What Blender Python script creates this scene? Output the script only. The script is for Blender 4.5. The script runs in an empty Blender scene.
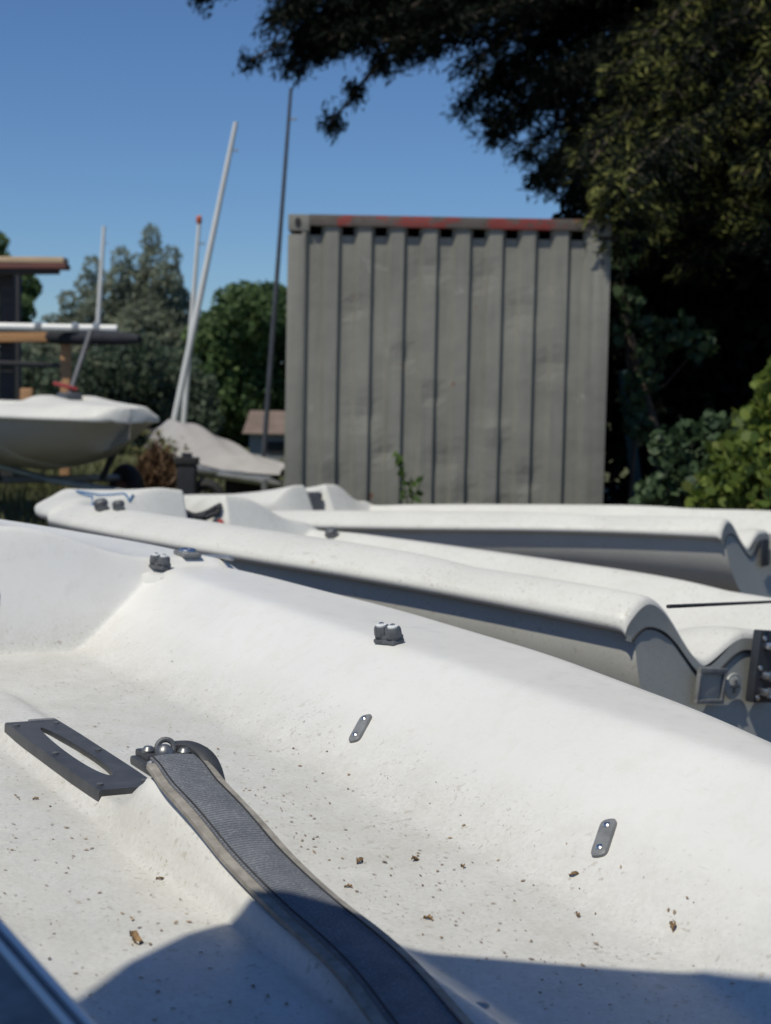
import bpy, bmesh, math, random
import numpy as np
from mathutils import Vector, Matrix
random.seed(7); rng = np.random.default_rng(11)
R = math.radians
sc = bpy.context.scene
COL = sc.collection

# ------------------------------------------------------------------ helpers
def tag(o, label=None, cat=None, group=None, kind=None):
    if label: o['label'] = label
    if cat: o['category'] = cat
    if group: o['group'] = group
    if kind: o['kind'] = kind
    return o

def empty(name, loc=(0, 0, 0), label=None, cat=None, group=None):
    o = bpy.data.objects.new(name, None); COL.objects.link(o); o.location = loc
    o.empty_display_size = .1
    return tag(o, label, cat, group)

def mesh_obj(name, verts, faces, mat, parent=None, smooth=True):
    me = bpy.data.meshes.new(name)
    me.from_pydata([tuple(map(float, v)) for v in verts], [], [tuple(int(i) for i in f) for f in faces])
    me.update()
    if smooth: me.polygons.foreach_set('use_smooth', [True]*len(me.polygons))
    if mat: me.materials.append(mat)
    o = bpy.data.objects.new(name, me); COL.objects.link(o)
    if parent: o.parent = parent
    return o

class MB:
    """collects simple shapes into one mesh"""
    def __init__(s): s.v = []; s.f = []
    def add(s, vs, fs):
        b = len(s.v); s.v += [tuple(v) for v in vs]; s.f += [tuple(i+b for i in f) for f in fs]; return s
    def box(s, c, d, rot=None, bev=0.0):
        bm = bmesh.new(); bmesh.ops.create_cube(bm, size=1)
        for v in bm.verts: v.co = Vector((v.co.x*d[0], v.co.y*d[1], v.co.z*d[2]))
        if bev: bmesh.ops.bevel(bm, geom=list(bm.edges), offset=bev, segments=2, profile=.6, affect='EDGES')
        M = (rot if rot is not None else Matrix.Identity(3))
        vs = [M @ v.co + Vector(c) for v in bm.verts]; bm.verts.index_update()
        fs = [[v.index for v in f.verts] for f in bm.faces]; bm.free()
        return s.add(vs, fs)
    def tube(s, pts, r, n=10, caps=True):
        pts = [Vector(p) for p in pts]; rs = r if isinstance(r, (list, tuple)) else [r]*len(pts)
        rings = []; prev = None
        for i, p in enumerate(pts):
            t = (pts[min(i+1, len(pts)-1)] - pts[max(i-1, 0)]).normalized()
            if prev is None:
                a = Vector((0, 0, 1)) if abs(t.z) < .9 else Vector((1, 0, 0)); a = (a - t*a.dot(t)).normalized()
            else:
                a = (prev - t*prev.dot(t)); a = a.normalized() if a.length > 1e-6 else prev
            prev = a; b = t.cross(a)
            rings.append([p + (a*math.cos(2*math.pi*k/n) + b*math.sin(2*math.pi*k/n))*rs[i] for k in range(n)])
        vs = [v for q in rings for v in q]; fs = []
        for i in range(len(pts)-1):
            for k in range(n): fs.append((i*n+k, i*n+(k+1) % n, (i+1)*n+(k+1) % n, (i+1)*n+k))
        if caps: fs += [tuple(range(n))[::-1], tuple(range((len(pts)-1)*n, len(pts)*n))]
        return s.add(vs, fs)
    def lathe(s, prof, M, n=20):
        vs = []; fs = []
        for (r, z) in prof:
            for k in range(n): vs.append(M @ Vector((r*math.cos(2*math.pi*k/n), r*math.sin(2*math.pi*k/n), z)))
        for i in range(len(prof)-1):
            for k in range(n): fs.append((i*n+k, i*n+(k+1) % n, (i+1)*n+(k+1) % n, (i+1)*n+k))
        fs.append(tuple(range(n))[::-1]); fs.append(tuple(range((len(prof)-1)*n, len(prof)*n)))
        return s.add(vs, fs)
    def torus(s, M, Rr, r, n=20, m=8, a0=0, a1=2*math.pi):
        vs = []; fs = []; full = abs(a1-a0-2*math.pi) < 1e-6; N = n if full else n+1
        for i in range(N):
            a = a0+(a1-a0)*i/n
            for k in range(m):
                b = 2*math.pi*k/m
                vs.append(M @ Vector(((Rr+r*math.cos(b))*math.cos(a), (Rr+r*math.cos(b))*math.sin(a), r*math.sin(b))))
        for i in range(n):
            for k in range(m): fs.append((i*m+k, ((i+1) % N)*m+k, ((i+1) % N)*m+(k+1) % m, i*m+(k+1) % m))
        return s.add(vs, fs)
    def build(s, name, mat, parent=None, smooth=True, angle=35):
        o = mesh_obj(name, s.v, s.f, mat, parent, False)
        if smooth:
            bm = bmesh.new(); bm.from_mesh(o.data)
            bmesh.ops.recalc_face_normals(bm, faces=bm.faces)
            for f in bm.faces: f.smooth = True
            for e in bm.edges:
                if len(e.link_faces) == 2 and e.calc_face_angle(0) > R(angle): e.smooth = False
            bm.to_mesh(o.data); bm.free()
        return o

# ------------------------------------------------------------------ materials
def newmat(name):
    m = bpy.data.materials.new(name); m.use_nodes = True
    nt = m.node_tree; nt.nodes.clear()
    out = nt.nodes.new('ShaderNodeOutputMaterial'); b = nt.nodes.new('ShaderNodeBsdfPrincipled')
    nt.links.new(b.outputs[0], out.inputs[0]); return m, nt, b

def N(nt, t, **kw):
    n = nt.nodes.new(t)
    for k, v in kw.items():
        if k.startswith('i_'):
            key = k[2:]; key = int(key) if key.isdigit() else key.replace('_', ' ')
            n.inputs[key].default_value = v
        else: setattr(n, k, v)
    return n

def coords(nt): return N(nt, 'ShaderNodeTexCoord').outputs['Object']

def noise(nt, vec, scale, detail=6, rough=.55, dist=0):
    n = N(nt, 'ShaderNodeTexNoise'); n.inputs['Scale'].default_value = scale; n.inputs['Detail'].default_value = detail
    n.inputs['Roughness'].default_value = rough; n.inputs['Distortion'].default_value = dist
    nt.links.new(vec, n.inputs['Vector']); return n.outputs['Fac']

def ramp(nt, fac, stops, interp='LINEAR'):
    r = N(nt, 'ShaderNodeValToRGB'); cr = r.color_ramp; cr.interpolation = interp
    while len(cr.elements) < len(stops): cr.elements.new(.5)
    for e, (p, c) in zip(cr.elements, stops):
        e.position = p; e.color = c if len(c) == 4 else (*c, 1)
    nt.links.new(fac, r.inputs[0]); return r.outputs[0]

def g(v): return (v, v, v, 1)

def mixc(nt, fac, a, b, mode='MIX'):
    m = N(nt, 'ShaderNodeMix', data_type='RGBA', blend_type=mode)
    def put(s, v):
        if isinstance(v, (tuple, list)): s.default_value = v if len(v) == 4 else (*v, 1)
        elif isinstance(v, (int, float)): s.default_value = v
        else: nt.links.new(v, s)
    put(m.inputs[0], fac); put(m.inputs[6], a); put(m.inputs[7], b); return m.outputs[2]

def math_(nt, op, a, b=None, clamp=False):
    m = N(nt, 'ShaderNodeMath', operation=op); m.use_clamp = clamp
    for i, v in enumerate((a, b)):
        if v is None: continue
        if isinstance(v, (int, float)): m.inputs[i].default_value = v
        else: nt.links.new(v, m.inputs[i])
    return m.outputs[0]

def bump(nt, b, h, strength=.3, dist=.01):
    n = N(nt, 'ShaderNodeBump'); n.inputs['Strength'].default_value = strength; n.inputs['Distance'].default_value = dist
    nt.links.new(h, n.inputs['Height']); nt.links.new(n.outputs[0], b.inputs['Normal'])

def setp(b, **kw):
    for k, v in kw.items(): b.inputs[k.replace('_', ' ')].default_value = v

def simple(name, c, rough=.6, metal=0., var=.15, scale=8, bumpy=0., spec=.5):
    m, nt, b = newmat(name); v = coords(nt)
    n = noise(nt, v, scale, 5)
    lo = tuple(x*(1-var) for x in c); hi = tuple(min(1, x*(1+var)) for x in c)
    nt.links.new(ramp(nt, n, [(.3, lo), (.7, hi)]), b.inputs['Base Color'])
    setp(b, Roughness=rough, Metallic=metal); b.inputs['Specular IOR Level'].default_value = spec
    if bumpy: bump(nt, b, noise(nt, v, scale*12, 4), bumpy, .004)
    return m

def gelcoat(name, base=(.71, .703, .68), dirt=.5, floor=False, rough=.33, floorz=-.19):
    """white moulded glass fibre: broad grime, fine grit, scuffs; the grit gathers on the cockpit floor"""
    m, nt, b = newmat(name); v = coords(nt)
    sep = N(nt, 'ShaderNodeSeparateXYZ'); nt.links.new(v, sep.inputs[0])
    big = noise(nt, v, 2.2, 5, .6)
    col = ramp(nt, big, [(.3, tuple(x*(1-.10*dirt) for x in base)), (.72, base)])
    # mottled grime
    mid = noise(nt, v, 19, 7, .7, .4)
    gm = ramp(nt, mid, [(.50, g(0)), (.78, g(.34*dirt))])
    col = mixc(nt, gm, col, (.46, .44, .37))
    # streak scratches
    mp = N(nt, 'ShaderNodeMapping'); nt.links.new(v, mp.inputs[0]); mp.inputs['Scale'].default_value = (5, 60, 60); mp.inputs['Rotation'].default_value = (0, 0, .5)
    sc_ = noise(nt, mp.outputs[0], 3.0, 3, .5)
    sm = ramp(nt, sc_, [(.70, g(0)), (.76, g(.30*dirt))])
    col = mixc(nt, sm, col, (.36, .36, .33))
    # dark grit specks: two sizes
    if floor:
        fz = math_(nt, 'SUBTRACT', sep.outputs[2], floorz+.012)
        mask = N(nt, 'ShaderNodeMapRange'); nt.links.new(fz, mask.inputs[0])
        mask.inputs[1].default_value = 0.0; mask.inputs[2].default_value = .09; mask.inputs[3].default_value = 1; mask.inputs[4].default_value = .10
        mk = mask.outputs[0]
    else: mk = None
    for s_, lo, hi, c_, amt in ((95, .662, .70, (.24, .205, .15), .6), (210, .66, .70, (.28, .25, .19), .6), (44, .70, .735, (.30, .235, .15), .55)):
        n2 = noise(nt, v, s_, 2, .5)
        dens = noise(nt, v, 5.5, 4, .6)
        f2 = math_(nt, 'ADD', n2, math_(nt, 'MULTIPLY', math_(nt, 'SUBTRACT', dens, .5), .22))
        f = ramp(nt, f2, [(lo, g(0)), (hi, g(amt*(1 if floor else .55*dirt)))])
        if mk is not None: f = math_(nt, 'MULTIPLY', f, mk)
        col = mixc(nt, f, col, c_)
    if floor:
        # worn non-skid: yellowish film on the sole only
        film = noise(nt, v, 9, 7, .72)
        ff = math_(nt, 'MULTIPLY', ramp(nt, film, [(.32, g(.22)), (.68, g(.78))]), mk)
        col = mixc(nt, ff, col, (.50, .49, .44))
    grain = noise(nt, v, 130, 4, .7)
    gv = ramp(nt, grain, [(.35, g(.72)), (.62, g(1.0))])
    gw = math_(nt, 'MULTIPLY', mk, .42) if floor else .22*dirt
    col = mixc(nt, gw, col, gv, 'MULTIPLY')
    nt.links.new(col, b.inputs['Base Color'])
    nt.links.new(ramp(nt, mid, [(.3, g(rough-.06)), (.75, g(rough+.2))]), b.inputs['Roughness'])
    b.inputs['Specular IOR Level'].default_value = .42
    h = math_(nt, 'ADD', math_(nt, 'MULTIPLY', noise(nt, v, 240, 3), .5 if floor else .15), noise(nt, v, 6, 3))
    bump(nt, b, h, .16 if floor else .10, .004)
    return m

M = {}
M['deck'] = gelcoat('white_gelcoat_cockpit', floor=True, dirt=.85)
M['deck2'] = gelcoat('chalky_white_gelcoat', base=(.66, .655, .62), dirt=1.1, rough=.5)
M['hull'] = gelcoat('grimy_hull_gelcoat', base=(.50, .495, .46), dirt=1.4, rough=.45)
M['transom'] = gelcoat('shade_toned_transom_gelcoat', base=(.37, .38, .36), dirt=1.3, rough=.4)  # white stern greyed: its shade is put into the base colour
M['blackplastic'] = simple('black_moulded_plastic', (.045, .047, .052), .45, var=.3, scale=30, bumpy=.15)
M['darkplastic'] = simple('weathered_dark_plastic', (.085, .09, .10), .5, var=.35, scale=60, bumpy=.2)
M['greyplastic'] = simple('grey_moulded_plastic', (.17, .175, .18), .5, var=.25, scale=40, bumpy=.2)
M['steel'] = simple('stainless_steel', (.62, .62, .62), .28, 1., var=.1)
M['alloy'] = simple('dull_aluminium', (.42, .43, .44), .45, .8, var=.12)
M['gunmetal'] = simple('worn_grey_metal', (.20, .205, .21), .42, .7, var=.4, scale=60)
M['galv'] = simple('galvanised_steel', (.33, .35, .37), .5, .6, var=.2)
M['darkmetal'] = simple('dark_painted_metal', (.03, .034, .042), .5, .2, var=.2)
M['black'] = simple('black_rubber', (.018, .019, .022), .75, var=.3, scale=20)
M['redplastic'] = simple('red_painted_wood', (.26, .03, .03), .55, var=.25)
M['orange'] = simple('orange_plastic_tip', (.55, .13, .06), .6)
M['bluerope'] = simple('blue_cord', (.05, .16, .33), .7, var=.3, scale=80, bumpy=.3)
M['darkrope'] = simple('dark_cord', (.03, .032, .04), .8, var=.3, scale=80)
M['purplerope'] = simple('purple_cord', (.12, .07, .22), .8, var=.4, scale=80)
M['whitespar'] = simple('white_painted_spar', (.66, .67, .67), .4, var=.06, scale=3)
M['darkspar'] = simple('dark_grey_spar', (.075, .08, .095), .5, .2, var=.2)
M['blacksock'] = simple('black_sail_cover', (.016, .018, .026), .85, var=.3, scale=12, bumpy=.3)
M['canvas'] = simple('shadecaster_canvas', (.55, .55, .53), .9, var=.12, scale=6, bumpy=.3)
M['leafdry'] = simple('dry_brown_leaf', (.20, .125, .06), .85, var=.7, scale=3.0)
M['groundleaf'] = simple('dry_litter', (.20, .13, .07), .9, var=.6, scale=3)
M['teal'] = simple('faded_teal_tarpaulin', (.035, .075, .085), .8, var=.3, scale=6)
M['hutwall'] = simple('pale_grey_boards', (.24, .25, .27), .8, var=.12, scale=3)
M['hutroof'] = simple('brown_felt_roof', (.16, .12, .10), .9, var=.2, scale=4)
M['brown'] = simple('brown_dead_reed', (.25, .145, .075), .95, var=.5, scale=14, bumpy=.6)

def wood(name, a, bcol, scale=(2, 30, 30)):
    m, nt, b = newmat(name); v = coords(nt)
    mp = N(nt, 'ShaderNodeMapping'); nt.links.new(v, mp.inputs[0]); mp.inputs['Scale'].default_value = scale
    n = noise(nt, mp.outputs[0], 2.0, 6, .65, .6)
    nt.links.new(ramp(nt, n, [(.28, bcol), (.68, a)]), b.inputs['Base Color']); setp(b, Roughness=.8)
    bump(nt, b, n, .3, .004); return m
M['woodpale'] = wood('pale_sawn_timber', (.62, .47, .31), (.42, .29, .18))
M['woodred'] = wood('red_brown_timber', (.21, .075, .06), (.10, .05, .05))
M['woodorange'] = wood('orange_timber', (.48, .26, .12), (.32, .18, .10))
M['wooddark'] = wood('weathered_dark_timber', (.06, .055, .055), (.025, .025, .03))
M['woodgrey'] = wood('grey_weathered_timber', (.32, .27, .22), (.16, .14, .13))

# webbing with crosswise ribs (UV-free: runs on the strap's own object coordinate x)
def webbing():
    m, nt, b = newmat('navy_webbing'); v = coords(nt)
    w = N(nt, 'ShaderNodeTexWave', wave_type='BANDS', bands_direction='X'); w.inputs['Scale'].default_value = 60
    w.inputs['Distortion'].default_value = 1.1; w.inputs['Detail'].default_value = 2; w.inputs['Detail Scale'].default_value = 3
    nt.links.new(v, w.inputs['Vector'])
    n = noise(nt, v, 22, 6, .7)
    fine = noise(nt, v, 320, 2)
    col = ramp(nt, n, [(.25, (.12, .13, .155)), (.75, (.26, .275, .305))])
    col = mixc(nt, math_(nt, 'MULTIPLY', w.outputs['Fac'], .62), col, (.018, .021, .03))
    col = mixc(nt, ramp(nt, fine, [(.54, g(0)), (.66, g(.55))]), col, (.30, .31, .32))
    nt.links.new(col, b.inputs['Base Color']); setp(b, Roughness=.75)
    bump(nt, b, math_(nt, 'ADD', w.outputs['Fac'], fine), .7, .003); return m
M['webbing'] = webbing()
M['pad'] = simple('grey_brown_neoprene', (.27, .25, .22), .9, var=.3, scale=45, bumpy=.5)

# container paint: olive grey, chalking, runs, rust chips
def container_paint(red=False):
    m, nt, b = newmat('chipped_red_rail_paint' if red else 'olive_grey_container_paint'); v = coords(nt)
    big = noise(nt, v, 1.3, 6, .6)
    mp = N(nt, 'ShaderNodeMapping'); nt.links.new(v, mp.inputs[0]); mp.inputs['Scale'].default_value = (14, 14, .9)
    run = noise(nt, mp.outputs[0], 1.2, 5, .6)
    col = ramp(nt, big, [(.3, (.170, .167, .145)), (.7, (.238, .233, .202))])
    col = mixc(nt, ramp(nt, run, [(.48, g(0)), (.75, g(.45))]), col, (.115, .115, .098))
    if red:
        n = noise(nt, v, 2.3, 5, .6)
        col = mixc(nt, ramp(nt, n, [(.50, g(0)), (.54, g(1))]), (.10, .085, .075), (.21, .036, .030))
        col = mixc(nt, ramp(nt, noise(nt, v, 17, 6, .6), [(.56, g(0)), (.62, g(1))]), col, (.085, .06, .05))
    else:
        sp = noise(nt, v, 6.5, 4, .5)
        col = mixc(nt, ramp(nt, sp, [(.715, g(0)), (.73, g(.9))]), col, (.17, .075, .045))
        pale = noise(nt, v, 4.3, 6, .6, .6)
        col = mixc(nt, ramp(nt, pale, [(.64, g(0)), (.72, g(.45))]), col, (.33, .325, .29))
    nt.links.new(col, b.inputs['Base Color']); setp(b, Roughness=.62)
    bump(nt, b, math_(nt, 'ADD', noise(nt, v, 2.6, 3), math_(nt, 'MULTIPLY', noise(nt, v, 60, 3), .1)), .5, .03)
    return m
M['cont'] = container_paint(); M['contred'] = container_paint(True)

def cover_mat():
    m, nt, b = newmat('pale_grey_boat_cover'); v = coords(nt)
    col = ramp(nt, noise(nt, v, 2, 5), [(.3, (.30, .29, .285)), (.7, (.38, .365, .355))])
    nt.links.new(col, b.inputs['Base Color']); setp(b, Roughness=.85)
    bump(nt, b, noise(nt, v, 5, 5, .6, 1.0), .6, .04); return m
M['cover'] = cover_mat()

def foliage(name, lo, hi, tip=None, rough=.6, trans=.25, clump=1.1):
    m, nt, b = newmat(name)
    spec = .04 if 'conifer' in name else .3
    geo = N(nt, 'ShaderNodeNewGeometry'); r = geo.outputs['Random Per Island']
    col = ramp(nt, r, [(0., lo), (.75, hi)] + ([(1., tip)] if tip else []))
    v = coords(nt); n = noise(nt, v, clump, 4, .6)
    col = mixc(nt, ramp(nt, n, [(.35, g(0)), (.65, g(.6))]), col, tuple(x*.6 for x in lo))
    nt.links.new(col, b.inputs['Base Color']); setp(b, Roughness=rough)
    b.inputs['Specular IOR Level'].default_value = spec
    if trans:
        tr = N(nt, 'ShaderNodeBsdfTranslucent'); mx = N(nt, 'ShaderNodeMixShader'); mx.inputs[0].default_value = trans
        nt.links.new(col, tr.inputs[0]); nt.links.new(b.outputs[0], mx.inputs[1]); nt.links.new(tr.outputs[0], mx.inputs[2])
        out = [n_ for n_ in nt.nodes if n_.type == 'OUTPUT_MATERIAL'][0]
        nt.links.new(mx.outputs[0], out.inputs[0])
    return m
M['conifer'] = foliage('shade_toned_conifer_needles', (.004, .007, .006), (.011, .015, .010), trans=.03)  # needle colour darkened to carry the shade inside the crown
M['conifer_tip'] = foliage('sun_toned_conifer_tips', (.062, .078, .026), (.20, .21, .065), (.30, .28, .09), trans=.2)  # lighter copy of the needles, sunlight put into the colour
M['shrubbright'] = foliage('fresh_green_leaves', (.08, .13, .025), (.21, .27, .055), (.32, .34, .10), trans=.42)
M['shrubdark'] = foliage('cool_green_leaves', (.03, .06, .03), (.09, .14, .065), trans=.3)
M['willow'] = foliage('grey_green_willow_leaves', (.24, .285, .215), (.38, .42, .32), (.46, .48, .37), trans=.5, clump=.6)
M['domeleaf'] = foliage('deep_green_leaves', (.08, .145, .06), (.16, .24, .09), (.21, .28, .11), trans=.45, clump=.7)
M['hedgeleaf'] = foliage('dark_hedge_leaves', (.05, .085, .06), (.13, .17, .11), (.19, .21, .14), trans=.42)
M['grassblade'] = foliage('dry_green_grass', (.085, .10, .035), (.20, .20, .08), (.33, .29, .15), trans=.3)
M['weed'] = foliage('weed_leaves', (.05, .10, .02), (.11, .18, .04), trans=.3)
M['bark'] = simple('brown_grey_bark', (.075, .058, .045), .95, var=.4, scale=14, bumpy=.8)

def ground_mat():
    m, nt, b = newmat('earth_and_thin_grass'); v = coords(nt)
    sep = N(nt, 'ShaderNodeSeparateXYZ'); nt.links.new(v, sep.inputs[0])
    n = noise(nt, v, 3, 8, .65); f = noise(nt, v, 35, 6, .7)
    earth = ramp(nt, n, [(.3, (.105, .085, .068)), (.7, (.20, .165, .13))])
    earth = mixc(nt, ramp(nt, f, [(.5, g(0)), (.7, g(.7))]), earth, (.27, .235, .19))
    earth = mixc(nt, ramp(nt, noise(nt, v, 60, 3), [(.60, g(0)), (.66, g(.8))]), earth, (.06, .05, .04))
    grass = ramp(nt, f, [(.3, (.05, .065, .022)), (.7, (.13, .135, .05))])
    far = N(nt, 'ShaderNodeMapRange'); nt.links.new(sep.outputs[1], far.inputs[0])
    far.inputs[1].default_value = 7.5; far.inputs[2].default_value = 13; far.inputs[3].default_value = -.25; far.inputs[4].default_value = .25
    gm = ramp(nt, math_(nt, 'ADD', noise(nt, v, .9, 6, .6), far.outputs[0]), [(.52, g(0)), (.64, g(1))])
    nt.links.new(mixc(nt, gm, earth, grass), b.inputs['Base Color']); setp(b, Roughness=.95)
    bump(nt, b, math_(nt, 'ADD', f, n), .9, .04); return m
M['ground'] = ground_mat()

# ------------------------------------------------------------------ camera, world, sun
cam = bpy.data.cameras.new('camera'); cam_o = bpy.data.objects.new('camera', cam); COL.objects.link(cam_o)
H = 1.2; TH = math.atan(117/1536.); RO = R(1.2)
fwd = Vector((0, math.cos(TH), -math.sin(TH))); r0 = Vector((1, 0, 0)); u0 = r0.cross(fwd)
rt = r0*math.cos(RO)+u0*math.sin(RO); up = -r0*math.sin(RO)+u0*math.cos(RO)
cam_o.matrix_world = Matrix(((rt.x, up.x, -fwd.x, 0), (rt.y, up.y, -fwd.y, 0), (rt.z, up.z, -fwd.z, H), (0, 0, 0, 1)))
cam.sensor_fit = 'VERTICAL'; cam.sensor_height = 36; cam.lens = 36*1536/1024.
cam.clip_start = .05; cam.clip_end = 2000
cam.dof.use_dof = True; cam.dof.focus_distance = 2.45; cam.dof.aperture_fstop = 6.3
sc.camera = cam_o

EL = 60; AZ = 36                     # sun behind the camera's left shoulder
sdir = Vector((-math.sin(R(AZ))*math.cos(R(EL)), -math.cos(R(AZ))*math.cos(R(EL)), math.sin(R(EL))))
w = bpy.data.worlds.new('World'); sc.world = w; w.use_nodes = True
nt = w.node_tree; nt.nodes.clear()
sky = nt.nodes.new('ShaderNodeTexSky'); sky.sky_type = 'NISHITA'; sky.sun_disc = False
sky.sun_elevation = R(EL); sky.sun_rotation = math.atan2(sdir.x, sdir.y)
sky.altitude = 200; sky.air_density = 1.0; sky.dust_density = .05; sky.ozone_density = 6.0
bg = nt.nodes.new('ShaderNodeBackground'); bg.inputs[1].default_value = .082
wo = nt.nodes.new('ShaderNodeOutputWorld')
tint = mixc(nt, 1.0, sky.outputs[0], (.80, .97, 1.16), 'MULTIPLY'); nt.links.new(tint, bg.inputs[0]); nt.links.new(bg.outputs[0], wo.inputs[0])
sun = bpy.data.lights.new('sun', 'SUN'); sun.energy = 4.3; sun.angle = R(.5); sun.color = (1, .945, .80)
so = bpy.data.objects.new('sun', sun); COL.objects.link(so)
so.rotation_euler = sdir.to_track_quat('Z', 'Y').to_euler(); so.location = (-6, -6, 12)
sc.view_settings.view_transform = 'Standard'; sc.view_settings.look = 'None'
sc.view_settings.exposure = -.20; sc.view_settings.gamma = 1
try: sc.view_settings.use_curve_mapping = False
except Exception: pass
sc.render.engine = 'CYCLES'

def px(x, y, Y):
    """world point at depth Y for a picture position (used to read sizes off the photograph)"""
    v = fwd + rt*((x-385.5)/1536.) - up*((y-512)/1536.); t = Y/v.y
    return np.array([v.x*t, Y, H+v.z*t])


# ------------------------------------------------------------------ ground
GZ = .07
def gz(x, y):
    return GZ + .018*math.sin(x*1.7+.4*y)*math.sin(y*1.3) + .010*math.sin(4.1*x+1)*math.cos(3.3*y)
vs = []; fs = []
xs = np.concatenate([np.linspace(-260, -14, 24), np.linspace(-13.5, 13.5, 110), np.linspace(14, 260, 24)])
ys = np.concatenate([np.linspace(-60, -6, 10), np.linspace(-5.5, 24, 120), np.linspace(25, 500, 30)])
for y in ys:
    for x in xs: vs.append((x, y, gz(x, y)))
nx = len(xs)
for j in range(len(ys)-1):
    for i in range(nx-1): fs.append((j*nx+i, j*nx+i+1, (j+1)*nx+i+1, (j+1)*nx+i))
tag(mesh_obj('ground', vs, fs, M['ground']), kind='structure')

# ------------------------------------------------------------------ sailing dinghy generator
def sstep(t):
    t = np.clip(t, 0, 1); return t*t*t*(t*(6*t-15)+10)

class Dinghy:
    """local coordinates: x from transom (0) to bow (L), y across, z up from the side deck top"""
    XS = [0, .06, .14, .22, .31, .42, .55, .68, .79, .87, .93, .97, .99, 1.0]
    WS = [.66, .74, .83, .91, .97, 1.0, .98, .90, .77, .61, .44, .27, .15, .0]
    def __init__(s, L=4.4, B=.95, xb=3.1, spine=True, WS=None, hump=.10, fl=-.19, slot=.085, scoop=.55):
        s.L, s.B, s.xb, s.hump, s.fl, s.slot, s.scoop = L, B, xb, hump, fl, slot, scoop
        s.ws = np.array(WS if WS else s.WS); s.xs = np.array(s.XS)
        # smooth (pchip like) table
        X = np.linspace(0, 1, 801); Wl = np.interp(X, s.xs, s.ws)
        k = np.ones(41)/41; pad = np.concatenate([2*Wl[0]-Wl[20:0:-1], Wl, 0*Wl[1:21]])
        Ws = np.convolve(pad, k, 'valid'); e = sstep((X-.90)/.05)
        s.WX, s.WW = X, Ws*(1-e)+Wl*e
        t = np.clip((X-.93)/.07, 0, 1); bowc = .44*np.sqrt(np.clip(1-t**2.0, 0, 1)); e = (X > .93)
        s.WW = np.where(e, bowc, s.WW); s.WW[-1] = 0
        s.spine = spine
    def w(s, x): return s.B*np.interp(np.asarray(x)/s.L, s.WX, s.WW)
    def deckz(s, x, y):
        x = np.asarray(x, float); y = np.asarray(y, float); ay = np.abs(y); w = s.w(x); w_ = np.maximum(w, .02)
        sheer = s.sheer*np.clip((x/s.L-.6)/.4, 0, 1)**2 - .035*np.clip(1-x/1.2, 0, 1)**2
        # cockpit
        k = sstep(x/s.scoop)
        y1 = (w-.095)*(1-k) + np.minimum(w-.14, s.ye)*k; y0 = y1-.32*(1-k)-s.wall*k
        zc = s.fl*(1-.05*(1-k)) * (1-(k*s.soft((ay-y0)/(y1-y0))+(1-k)*s.smooth((ay-y0)/(y1-y0))))
        plat = (1-k)*(.10)*(1-s.smooth((ay-.04)/.24)); zc = zc+plat
        if s.spine:
            hs = .030*sstep((x-.45)/.3)*sstep((s.xb-.35-x)/.25)
            # hump that carries the mainsheet block
            hx = np.where(x > s.hx, sstep((s.hx+.145-x)/.19), sstep((x-(s.hx-.47))/.46)**.95)
            hw = .046; base = np.where(y < s.yc, .060+.014*hx, .095)
            zc = zc + (hs+.072*hx*1.0)*(1-s.soft((np.abs(y-s.yc)-hw)/(base-hw)))
        # foredeck, raised towards the middle just ahead of the bulkhead
        h = s.hump*np.exp(-np.clip(x-s.xb-.1, 0, 9)/.55)
        zf = .018 + (h+.03*np.clip(1-(x-s.xb)/1.3, 0, 1))*(1-sstep((ay-.18)/(.62*w_-.10+.02)))
        sl = (1-sstep((ay-s.slot)/.03))*sstep((s.xb+.46-x)/.05)
        zf = zf*(1-sl)+sl*(s.fl+.04)
        q_ = (x-s.xb+.03)/.13; sf = lambda t: np.sqrt(t*t+.012)-.5*.0
        kb = np.clip(.5*(1+sf(q_)-sf(1-q_)) - .0, 0, 1); kb = np.clip((kb-.02)/.96, 0, 1)
        # bulkhead fades into the wall at the sides
        zb = s.fl+(zf-s.fl)*kb; z = .5*(zc+zb+np.sqrt((zc-zb)**2+.00007))
        z = z*(1-sstep((x-s.xb-.15)/.1)) + zf*sstep((x-s.xb-.15)/.1)
        # outer roll of the side deck
        rl = s.roll[0]*(.5+.5*sstep(x/.7)); rw = np.minimum(rl, w_*.45+.01); r = np.clip((ay-(w_-rw))/rw, 0, 1)
        z = z - s.roll[1]*r**1.75 - .012*(1-np.sqrt(np.clip(1-np.clip((ay-w_+.014)/.014, 0, 1)**2, 0, 1)))
        z = z + sheer*1.0
        z = z - .022*(1-np.sqrt(np.clip(1-(1-np.clip(x/.03, 0, 1))**2, 0, 1)))
        return z
    def lipz(s, x): return s.deckz(x, s.w(x))
    hx = .95; ye = .66; wall = .26; yc = 0.; sheer = .05; roll = (.19, .075)
    @staticmethod
    def smooth(t):
        t = np.clip(t, 0, 1); return t*t*(3-2*t)
    @staticmethod
    def soft(t):
        e = .006; f = lambda u: np.sqrt(u*u+e)
        return np.clip((.5*(1+f(t)-f(1-t))-.004)/.992, 0, 1)
    def stations(s, dx):
        a = list(np.arange(.03, s.L*.93, dx))
        a = [0, .004, .010, .018] + a
        a += list(np.arange(s.xb-.06, s.xb+.16, .006)) + list(np.arange(s.xb+.39, s.xb+.48, .015))
        a += list(s.L*(1-.07*(1-np.linspace(0, 1, 26))**2))
        a = sorted(set(round(x, 4) for x in a)); return np.array(a)
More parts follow.
